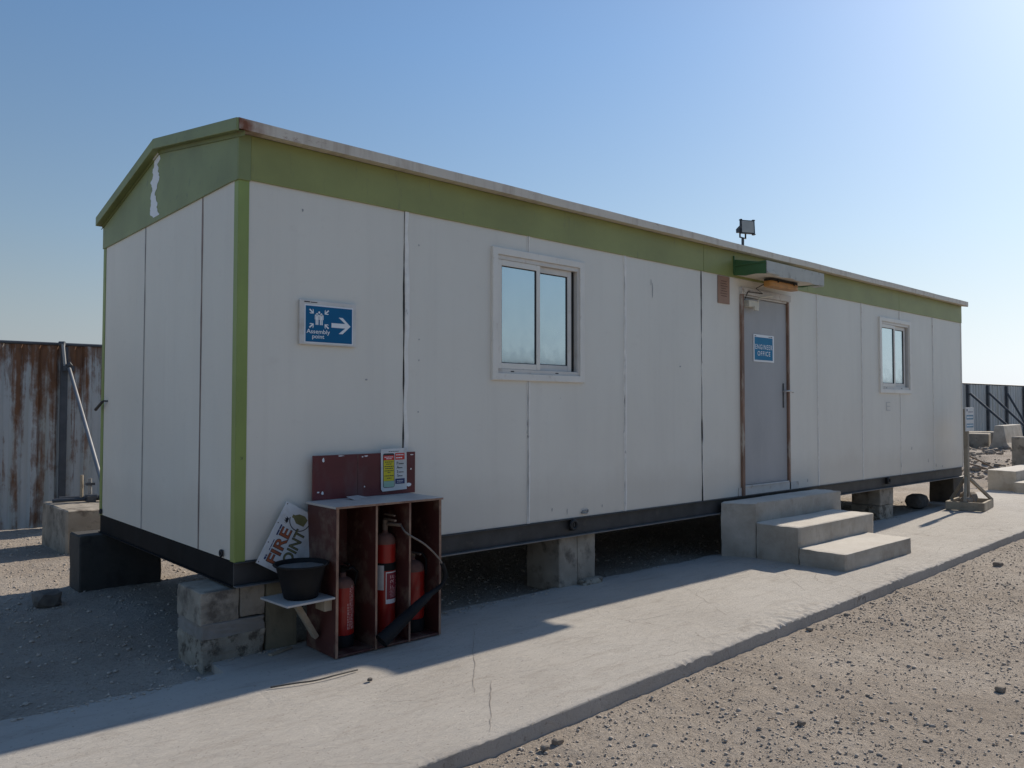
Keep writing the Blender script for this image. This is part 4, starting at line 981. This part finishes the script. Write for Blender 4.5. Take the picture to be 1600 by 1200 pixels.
n = 26; cxs, cys, rr = .345, .165, .066
for k in range(n):
    a0, a1 = math.radians(100+k*9.2), math.radians(100+(k+1)*9.2)
    mb.add([(cxs+r_*math.cos(a),cys+r_*math.sin(a),.001) for r_,a in ((rr,a0),(rr+.006,a0),(rr+.006,a1),(rr,a1))], [(0,3,2,1)][::-1])
for q in (50,80,110,140,165): 
    a = math.radians(q); mb.add([(.31+.012*math.cos(a+1.2),.235+.012*math.sin(a+1.2)*.2,.001),(.31+.03*math.cos(a),.235+.03*math.sin(a),.001),(.31+.012*math.cos(a-1.2),.235+.012*math.sin(a-1.2)*.2,.001)], [(0,1,2)])
mb.build('symbol_ring', M['ink'], fs_)
mb = MB(); mb.M = Ms; mb.add([(cxs+a,cys+b_,.0012) for a,b_ in ((-.028,-.04),(.02,-.048),(.034,-.02),(.03,.02),(.012,.045),(.012,.058),(-.008,.058),(-.008,.045),(-.03,.015))], [tuple(range(9))]); mb.build('symbol', M['olive'], fs_)
mb = MB(); mb.M = Ms; dashes(mb, .10, .17, .258, .006, .0005, .012, .03); dashes(mb, .20, .27, .256, .010, .0005, .02, .04); dashes(mb, .04,.07,.256,.012,.0005,.015,.02); mb.build('header_line', M['navy'], fs_)
for (x,y) in ((.012,.288),(.398,.288),(.14,.288),(.27,.288)):
    mb = MB(); mb.M = Ms; mb.add([(x+.004*math.cos(2*PI*k/8),y+.004*math.sin(2*PI*k/8),.0006) for k in range(8)], [tuple(range(8))])
    mb.build('screw_hole', M['ink'], fs_)

# ------------------------------------------------------------------ blocks and stones
def rough_box(name, mat, x0,x1,y0,y1,z0,z1, label=None, cat=None, group=None, parent=None, amp=.0045, seed=0, rz=0, sub=6, bev=.01, extra=None):
    """cast block with chipped, slightly uneven faces"""
    cx_, cy_ = (x0+x1)/2, (y0+y1)/2
    bm = bmesh.new(); bmesh.ops.create_cube(bm, size=1)
    bmesh.ops.bevel(bm, geom=bm.edges[:], offset=.02, segments=1, affect='EDGES')
    for f in list(bm.faces): pass
    bmesh.ops.subdivide_edges(bm, edges=[e for e in bm.edges if e.calc_length() > .3], cuts=sub, use_grid_fill=True)
    rs_ = random.Random(seed)
    ox, oy = rs_.uniform(0,50), rs_.uniform(0,50)
    for v_ in bm.verts:
        p = v_.co.copy()
        n1 = float(fbm(np.array([p.x*3+p.z*2.3+ox]),np.array([p.y*3-p.z*1.7+oy]),3,seed)[0]); n2 = float(fbm(np.array([p.y*9+p.z*7+ox]),np.array([p.x*9+p.z*5+oy]),2,seed+5)[0])
        k = 1
        if max(abs(p.x),abs(p.y),abs(p.z)) > .45:
            edge = sum(1 for q in p if abs(q) > .46)
            k = 1+1.2*(edge >= 2)
        d_ = p.normalized()*amp*(n1*1.6+n2*1.0)*k
        v_.co = Vector((p.x*(x1-x0)+d_.x, p.y*(y1-y0)+d_.y, p.z*(z1-z0)+d_.z))
    me = bpy.data.meshes.new(name); bm.to_mesh(me); bm.free(); me.materials.append(mat)
    for p in me.polygons: p.use_smooth = False
    o = bpy.data.objects.new(name, me); C.objects.link(o); root_matrix[o.name] = Matrix.Identity(4)
    o.location = (cx_, cy_, (z0+z1)/2); o.rotation_euler = (0,0,rz)
    if parent is not None:
        o.parent = parent; o.location = root_matrix[parent.name].inverted() @ Vector((cx_, cy_, (z0+z1)/2)); return o
    return tag(o, label, cat, group)
SG = 'concrete blocks propping up the cabin'
rough_box('concrete_block', M['conc'], -.19,.045,.03,.42,-.355,-.165, 'tan upper block at the near cabin corner, left of the vertical joint', 'block', SG, seed=1)
rough_box('concrete_block', M['conc'], .052,.205,.03,.42,-.345,-.157, 'narrow upper block beside the sand bucket shelf, right of the vertical joint', 'block', SG, seed=2)
rough_box('mortar_bed', M['conc_gr'], -.185,.205,.02,.42,-.44,-.35, 'smooth grey mortar bed between the upper and lower corner blocks', 'mortar', seed=3, amp=.006)
rough_box('concrete_block', M['conc_lt'], -.185,.205,.018,.42,-.66,-.436, 'pale rough lower block under the mortar at the near corner', 'block', SG, seed=4, amp=.008, sub=9)
rough_box('concrete_block', M['conc_ol'], .215,.425,.03,.40,-.64,-.157, 'olive stained block standing under the side shelf, behind its strut', 'block', SG, seed=5)
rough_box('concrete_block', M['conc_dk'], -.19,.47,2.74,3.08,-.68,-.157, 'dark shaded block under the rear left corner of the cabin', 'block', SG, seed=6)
rough_box('concrete_block', M['conc'], 2.785,3.005,.02,.42,-.62,-.157, 'left half of the split block midway along the cabin front', 'block', SG, seed=7)
rough_box('concrete_block', M['conc'], 3.010,3.235,.022,.42,-.62,-.157, 'right half of the split block midway along the cabin front', 'block', SG, seed=8)
rough_box('concrete_block', M['conc'], 8.98,9.41,.02,.42,-.39,-.157, 'upper of the two stacked blocks just beyond the door steps', 'block', SG, seed=9)
rough_box('concrete_block', M['conc_lt'], 8.97,9.40,.025,.42,-.64,-.394, 'lower of the two stacked blocks just beyond the door steps', 'block', SG, seed=10)
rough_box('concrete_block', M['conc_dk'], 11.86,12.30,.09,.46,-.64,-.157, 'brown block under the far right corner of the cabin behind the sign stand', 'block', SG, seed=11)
def boulder(name, mat, c, s, label, seed, cat='stone', group=None, sub=2, amp=.35):
    bm = bmesh.new(); bmesh.ops.create_icosphere(bm, subdivisions=sub, radius=1)
    for v_ in bm.verts:
        p = v_.co; n1 = float(fbm(np.array([p.x*1.5+seed*3.1]),np.array([p.y*1.5+p.z*1.9+seed]),3,seed)[0])
        v_.co = p*(1+amp*2*n1)
        for ax in range(3): v_.co[ax] = max(-.72,min(.72,v_.co[ax]))
        v_.co = Vector((v_.co.x*s[0], v_.co.y*s[1], v_.co.z*s[2]))
    me = bpy.data.meshes.new(name); bm.to_mesh(me); bm.free(); me.materials.append(mat)
    o = bpy.data.objects.new(name, me); C.objects.link(o); o.location = c; root_matrix[o.name] = Matrix.Identity(4)
    return tag(o, label, cat, group)
SL = 'larger loose stones on the ground'
boulder('stone', M['rock_dk'], (-.49,2.44,-.575), (.13,.12,.09), 'angular dark stone at the edge of the cabin shade, far left', 3, group=SL)
boulder('stone', M['rock_dk'], (11.12,.37,-.515), (.25,.18,.15), 'big black stone in the shade beneath the cabin, near its far end', 4, group=SL, amp=.2)
for (x,y,s,lab,mt,sd) in ((.752,-1.985,.034,'pale round stone close to the walkway edge at the bottom of the photo','rock',5),
    (.66,-1.99,.026,'small grey stone touching the pale round stone by the walkway edge','rock_br',6),
    (1.83,-2.64,.026,'brown stone alone in the middle of the gravel at the bottom right','rock_br',8),
    (4.05,-1.83,.030,'dark stone on the gravel just outside the walkway, below the door steps','rock_br',9),
    (3.12,-3.15,.035,'flat tan stone near the right edge of the photo on the gravel','rock',10),
    (7.12,-1.95,.06,'long dark stone on the gravel past the steps, near the right edge','rock_br',11),
    (3.46,-1.835,.032,'pale stone wedged against the walkway edge below the steps','rock',12)):
    s *= .8
    boulder('stone', M[mt], (x,y,-.662+s*.3), (s*1.4,s*1.1,s*.8), lab, sd, group=SL, sub=2)
boulder('stone', M['rock_dk'], (.40,-.88,-.565), (.017,.015,.012), 'tiny black stone lying on the sunlit walkway in front of the fire cabinet', 14, group=SL)
# mortar splash round the middle block
for i, (x,y,s) in enumerate(((3.13,-.02,.10),)):
    boulder('mortar_heap', M['conc_lt'], (x,y,-.585), (.17,.06,.07), 'low heap of spilt mortar at the foot of the split block', 20, 'mortar', amp=.3, sub=3)

mb = MB(); mb.M = Matrix.Translation((.27,-.06,-.577)) @ Matrix.Rotation(.35,4,'Z'); mb.box(-.09,.09,-.016,.016,.0,.014); tag(mb.build('wood_offcut', M['timber'], None, .003), 'small flat wood offcut lying beside the foot of the corner blocks', 'wood scrap')
# ------------------------------------------------------------------ door steps
def steps(name, loc, treads, label, mat):
    t = thing(name, loc, label, 'steps')
    for (x0,x1,y0,y1,z0,z1) in treads:
        o = rough_box('step', mat, x0,x1,y0,y1,z0,z1, parent=t, amp=.0045, seed=int(abs(y0)*37), sub=14)
        if name == 'door_steps' and y1 > -.1:
            for v_ in o.data.vertices:
                if v_.co.x < 0: v_.co.x -= .185*(v_.co.y/(y1-y0)+.5)*min(1,-v_.co.x/((x1-x0)/2))
    return t
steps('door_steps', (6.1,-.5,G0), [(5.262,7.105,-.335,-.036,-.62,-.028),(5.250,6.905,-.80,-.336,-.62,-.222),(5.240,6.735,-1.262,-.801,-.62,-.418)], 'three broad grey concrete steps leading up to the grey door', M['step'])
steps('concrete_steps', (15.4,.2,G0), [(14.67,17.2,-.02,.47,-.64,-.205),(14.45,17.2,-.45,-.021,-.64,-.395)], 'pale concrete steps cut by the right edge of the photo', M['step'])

# ------------------------------------------------------------------ standing sign at the far end
st = thing('sign_stand', (11.25,-.33,G0), 'wooden sign stand with a white notice on a tall post near the far cabin corner', 'sign stand')
PX, PY = 11.19, -.33
mb = MB(); mb.box(PX-.035,PX+.035,PY-.03,PY+.03,G0+.02,.93); mb.build('post', M['timber'], st, .003)
cn = [(10.80,-.16),(10.93,-.64),(11.70,-.53),(11.58,-.06)]
def plank(mb, a, b_, t, z0, z1):
    d_ = Vector((b_[0]-a[0],b_[1]-a[1],0)); L = d_.length; mb.M = frame((a[0],a[1],z0), d_, Vector((-d_.y,d_.x,0))); mb.box(0,L,0,t,0,z1-z0); mb.M = Matrix.Identity(4)
for i in range(4):
    mb = MB(); a, b_ = cn[i], cn[(i+1)%4]; d_ = (Vector(b_)-Vector(a)).normalized()*(.036 if i % 2 else 0)
    plank(mb, (a[0]+d_.x,a[1]+d_.y), (b_[0]-d_.x,b_[1]-d_.y), .035, G0+.002, G0+.125); mb.build('base_plank', M['timber'], st, .003)
mb = MB(); plank(mb, (10.86,-.42), (11.62,-.28), .07, G0+.05, G0+.09); mb.build('base_plank', M['timber'], st, .003)
for (a, b_) in (((PX-.04,PY,-.10),(10.88,-.40,G0+.12)),((PX+.04,PY,-.10),(11.62,-.53,G0+.12)),((PX,PY+.03,-.12),(11.2,-.10,G0+.12))):
    mb = MB(); d_ = Vector(b_)-Vector(a); s_ = d_.cross(Vector((0,0,1))); mb.M = frame(a, d_, s_); mb.box(0,d_.length,-.02,.02,-.02,.02); mb.build('brace', M['timber'], st, .002)
Ms = frame((PX-.145,PY-.034,.595),(1,.02,0),(.03,.0,1))
mb = MB(); mb.M = Ms; mb.box(0,.37,0,.36,0,.012); nb = mb.build('notice_board', M['paper'], st, .001)
mb = MB(); mb.M = Ms; mb.box(.03,.34,.175,.245,.0125,.013); mb.box(.03,.34,.055,.115,.0125,.013); mb.build('blue_band', simple('faded_blue_print', (.10,.25,.36), .5, var=.3, s=20), nb)
mb = MB(); mb.M = Ms; dashes(mb, .05, .32, .20, .022, .0132, .03, .06, .012); dashes(mb, .05, .32, .078, .018, .0132, .03, .06, .012); mb.build('white_lettering', M['signwhite'], nb)
mb = MB(); mb.M = Ms; dashes(mb, .12, .33, .285, .012, .0125, .02, .05, .008); mb.box(.04,.085,.30,.335,.0125,.013); mb.build('lettering', M['navy'], nb)
boulder('stone', M['rock'], (11.40,-.28,G0+.15), (.16,.14,.12), 'pale rock weighing down the base of the sign stand', 31, group=SL, amp=.2)
boulder('stone', M['rock'], (11.05,-.36,G0+.14), (.16,.10,.06), 'flat rock slab lying across the sign stand base', 32, group=SL, amp=.2)

# ------------------------------------------------------------------ corrugated boundary fence
FA = -math.atan2(2.61,27.0)
fence = thing('corrugated_fence', (-.03,7.57,-.68), 'tall corrugated steel boundary fence, rusty at the left, running behind the cabin', 'fence', rz=FA)
FM = root_matrix[fence.name]
def sheet_mb(s0, s1, dy, zt):
    mb = MB(); mb.M = FM
    pitch = .21; prof = []
    x = s0
    pts = []
    k = 0
    while x < s1-1e-4:
        for dx, y in ((0,0),(.035,-.032),(.105,-.032),(.14,0)):
            if x+dx <= s1: pts.append((x+dx, y+dy))
        x += pitch
    pts.append((s1, pts[-1][1]))
    vs = []; fs = []
    for (a,b_) in pts: vs += [(a,b_,.0),(a,b_,zt)]
    for i in range(len(pts)-1): fs.append((2*i,2*i+2,2*i+3,2*i+1))
    mb.add(vs, fs); return mb
s = -3.24; i = 0
while s < 36:
    zt = 2.475+.008*math.sin(i*1.9)
    mb = sheet_mb(s, s+1.09, .006*(i%2), zt); mb.build('fence_sheet', M['fence'], fence); s += 1.05; i += 1
mb = MB(); mb.M = FM; mb.tube([(-3.3,-.02,2.478),(36,-.02,2.475)], .022, 8); mb.build('top_rail', M['pipe_dk'], fence)
for z in (.55,1.5):
    mb = MB(); mb.M = FM; mb.box(-3.3,36,.014,.055,z,z+.05); mb.build('rail', M['pipe_dk'], fence)
posts = [.745]+[3.8+3*k for k in range(7)]+[27.3,28.8,30.3,31.8,33.3]
for s in posts:
    mb = MB(); mb.M = FM; mb.box(s-.055,s+.03,-.105,-.05,.0,2.44) if s < 1 else mb.box(s-.045,s+.045,-.12,-.045,.0,2.44)
    mb.build('post', M['pipe_dk'], fence)
def br(a, b_, mat, r=.028):
    mb = MB(); mb.tube([a,b_], r, 10); mb.build('brace', mat, fence); 
# near post: bright scaffold pipe, clamp and brace
mb = MB(); mb.tube([(.665,7.40,1.80),(.69,7.38,1.50)], .022, 10); mb.build('pipe', M['pipe'], fence)
mb = MB(); mb.box(.66,.80,7.34,7.46,1.43,1.50); mb.tube([(.72,7.36,1.50),(.76,7.34,1.53)], .03, 8); mb.tube([(.63,7.44,1.80),(.69,7.40,1.80)], .035, 10); mb.build('clamp', M['pipe_dk'], fence)
br((.735,7.34,1.46),(.70,5.35,-.12), M['pipe'], .024)
for (a, b_) in (((27.15,4.80,1.46),(27.1,3.3,.02)),((28.5,4.65,1.50),(28.5,3.2,-.05)),((29.95,4.50,1.50),(30.0,3.75,-.02)),((31.5,4.36,1.50),(31.5,2.8,-.02))):
    br(a, b_, M['pipe_dk'], .038)
FG = 'concrete counterweights of the fence braces'
rough_box('footing_block', M['conc'], .15,1.12,4.72,5.86,-.68,-.165, 'large tan counterweight block under the scaffold pipes, behind the left end of the cabin', 'block', FG, seed=41, amp=.006)
for (x,y,h,mt) in ((.48,5.45,.30,'timber'),(.56,5.3,.27,'pipe')):
    pass
pb = thing('scaffold_stubs', (.52,5.4,-.16), 'two short upright scaffold pipes clamped on the tan counterweight block', 'scaffold pipes')
mb = MB(); mb.tube([(.476,5.5,-.11),(.474,5.5,.15)], .018, 10); mb.build('upright', M['timber'], pb)
mb = MB(); mb.tube([(.556,5.46,-.155),(.552,5.46,.11)], .021, 10); mb.build('upright', M['pipe'], pb)
mb = MB(); mb.tube([(.20,5.60,-.135),(.95,5.32,-.12)], .022, 10); mb.build('ledger', M['pipe_dk'], pb)
mb = MB(); mb.tube([(.30,5.75,-.13),(1.0,5.60,-.13)], .022, 10); mb.build('ledger', M['pipe_dk'], pb)
mb = MB(); mb.box(.51,.60,5.38,5.50,-.155,-.09); mb.tube([(.50,5.44,-.10),(.62,5.40,-.10)], .03, 8); mb.box(.51,.60,5.43,5.49,.03,.06); mb.build('clamp', M['pipe_dk'], pb)

# ------------------------------------------------------------------ far right yard
rough_box('footing_block', M['conc'], 22.15,23.3,2.9,4.0,-.35,.255, 'low tan block beyond the sign stand, left of the concrete barriers', 'block', FG, seed=42, rz=.25)
rough_box('footing_block', M['conc'], 23.9,25.0,3.1,4.3,-.35,.26, 'second tan block at the fence, half hidden by the first concrete barrier', 'block', FG, seed=43, rz=.2)
rough_box('footing_block', M['conc'], 17.46,18.5,.1,.82,-.45,.335, 'square tan block cut by the right edge of the photo, in front of the barriers', 'block', FG, seed=44, rz=-.1)
def barrier(c, rz, L, label, seed):
    t = thing('concrete_barrier', c, label, 'barrier', 'concrete road barriers by the fence', rz)
    FMb = root_matrix[t.name]
    prof = [(-.31,0),(.31,0),(.31,.07),(.17,.28),(.10,.74),(-.10,.74),(-.17,.28),(-.31,.07)]
    mb = MB(); mb.M = FMb; n = len(prof)
    mb.add([(0,y,z) for y,z in prof]+[(L,y,z) for y,z in prof], [tuple(range(n))[::-1],tuple(range(n,2*n))]+[(i,(i+1)%n,n+(i+1)%n,n+i) for i in range(n)])
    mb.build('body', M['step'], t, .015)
    for q in (.35,L-.55):
        mb = MB(); mb.M = FMb; mb.box(q,q+.2,-.318,.318,-.01,.045); mb.build('fork_slot', M['gap'], t)
barrier((21.62,2.32,-.24), .12, 2.6, 'sunlit concrete road barrier with its shaded end toward the cabin', 1)
barrier((20.9,1.1,-.24), .12, 2.6, 'concrete road barrier at the right edge of the photo, behind the square block', 2)
# bent reinforcement bars lying on the rubble
for k, (a, b_, lab) in enumerate((((15.62,1.12,-.0),(16.05,.76,-.27),'upper rusty reinforcing bar leaning over the rubble behind the sign stand'),((15.3,1.1,-.12),(15.9,.78,-.30),'lower rusty reinforcing bar leaning over the rubble behind the sign stand'))):
    mb = MB(); A, B = Vector(a), Vector(b_); d_ = (B-A)
    mb.tube([A-d_*.4, A, A+d_*.5+Vector((0,0,.01)), B, B+d_*.1-Vector((0,0,.05))], .016, 8); tag(mb.build('reinforcing_bar', M['rebar']), lab, 'metal bar', 'rusty bars on the rubble')
# thin wire on the walkway
mb = MB(); mb.tube(smoothpath([(-.06,-.63,-.566),(.06,-.67,-.562),(.17,-.695,-.565),(.30,-.70,-.562),(.44,-.685,-.568)]), .0045, 6); tag(mb.build('wire', M['cable']), 'thin dark wire lying along the shadow edge on the walkway', 'wire')
# fence on the other side of the yard, seen in the window glass
f2 = thing('yard_fence', (-12,-8.6,-.69), 'grey corrugated fence across the yard, mirrored low in the window panes', 'fence')
FM2 = root_matrix[f2.name]
mb = MB(); mb.M = FM2; vs = []; fs = []; x = 0; n = 0
while x < 62:
    for dx, y in ((0,0),(.035,.03),(.105,.03),(.14,0)): vs += [(x+dx,y,0),(x+dx,y,2.65)]
    x += .21
for i in range(len(vs)//2-1): fs.append((2*i,2*i+2,2*i+3,2*i+1))
mb.add(vs, fs); mb.build('fence_sheet', M['fence'], f2)
mb = MB(); mb.M = FM2
mb.tube([(0,.0,2.67),(62,.0,2.67)], .025, 8); mb.build('top_rail', M['pipe_dk'], f2)
for x in range(1,62,6):
    mb = MB(); mb.M = FM2; mb.box(x-.04,x+.04,.035,.11,0,2.65); mb.build('post', M['pipe_dk'], f2)

# ------------------------------------------------------------------ light and sky
SUN = Vector((4.80,.48,3.025)).normalized()
el = math.asin(SUN.z); az = math.atan2(SUN.x, SUN.y)
w = bpy.data.worlds.new('World'); bpy.context.scene.world = w; w.use_nodes = True
nt = w.node_tree; bg = nt.nodes['Background']
sky = nt.nodes.new('ShaderNodeTexSky'); sky.sky_type = 'NISHITA'; sky.sun_disc = False
sky.sun_elevation = el; sky.sun_rotation = az; sky.altitude = 0; sky.air_density = 1.4; sky.dust_density = .5; sky.ozone_density = 6
tc = nt.nodes.new('ShaderNodeTexCoord'); sp = nt.nodes.new('ShaderNodeSeparateXYZ'); nt.links.new(tc.outputs['Generated'], sp.inputs[0])
hz = ramp(nt, sp.outputs[2], [(.0,.92),(.07,.78),(.20,.34),(.42,0.0)])
bw_ = nt.nodes.new('ShaderNodeRGBToBW'); nt.links.new(sky.outputs[0], bw_.inputs[0])
grey = mix(nt, 1.0, bw_.outputs[0], (.73,.80,.89), 'MULTIPLY')
nt.links.new(mix(nt, hz, sky.outputs[0], grey), bg.inputs[0]); bg.inputs[1].default_value = .113
sl = bpy.data.lights.new('sun', 'SUN'); sl.energy = 5.0; sl.angle = math.radians(.53); sl.color = (1,.89,.74)
so = bpy.data.objects.new('sun', sl); C.objects.link(so)
so.rotation_euler = (-SUN).to_track_quat('-Z','Y').to_euler(); so.location = (10,0,12)

# ------------------------------------------------------------------ camera
cam = bpy.data.cameras.new('camera'); co = bpy.data.objects.new('camera', cam); C.objects.link(co)
R0 = Vector((0.7443961441995481,-0.6677368990528387,0.0013469016833353258)); U0 = Vector((-0.02210131674620347,-0.022622543537536566,0.9994997510364755)); F0 = Vector((0.6673723940192083,0.7440535291006901,0.031597998890423105))
co.matrix_world = Matrix(((R0.x,U0.x,-F0.x,-1.95427),(R0.y,U0.y,-F0.y,-4.67101),(R0.z,U0.z,-F0.z,.92118),(0,0,0,1)))
cam.sensor_fit = 'HORIZONTAL'; cam.sensor_width = 36; cam.lens = 36*1235.755/1600; cam.clip_start = .05; cam.clip_end = 6000
sc = bpy.context.scene; sc.camera = co
sc.view_settings.view_transform = 'Standard'; sc.view_settings.look = 'None'; sc.view_settings.gamma = 1; sc.view_settings.exposure = 0.0
sc.view_settings.use_curve_mapping = False
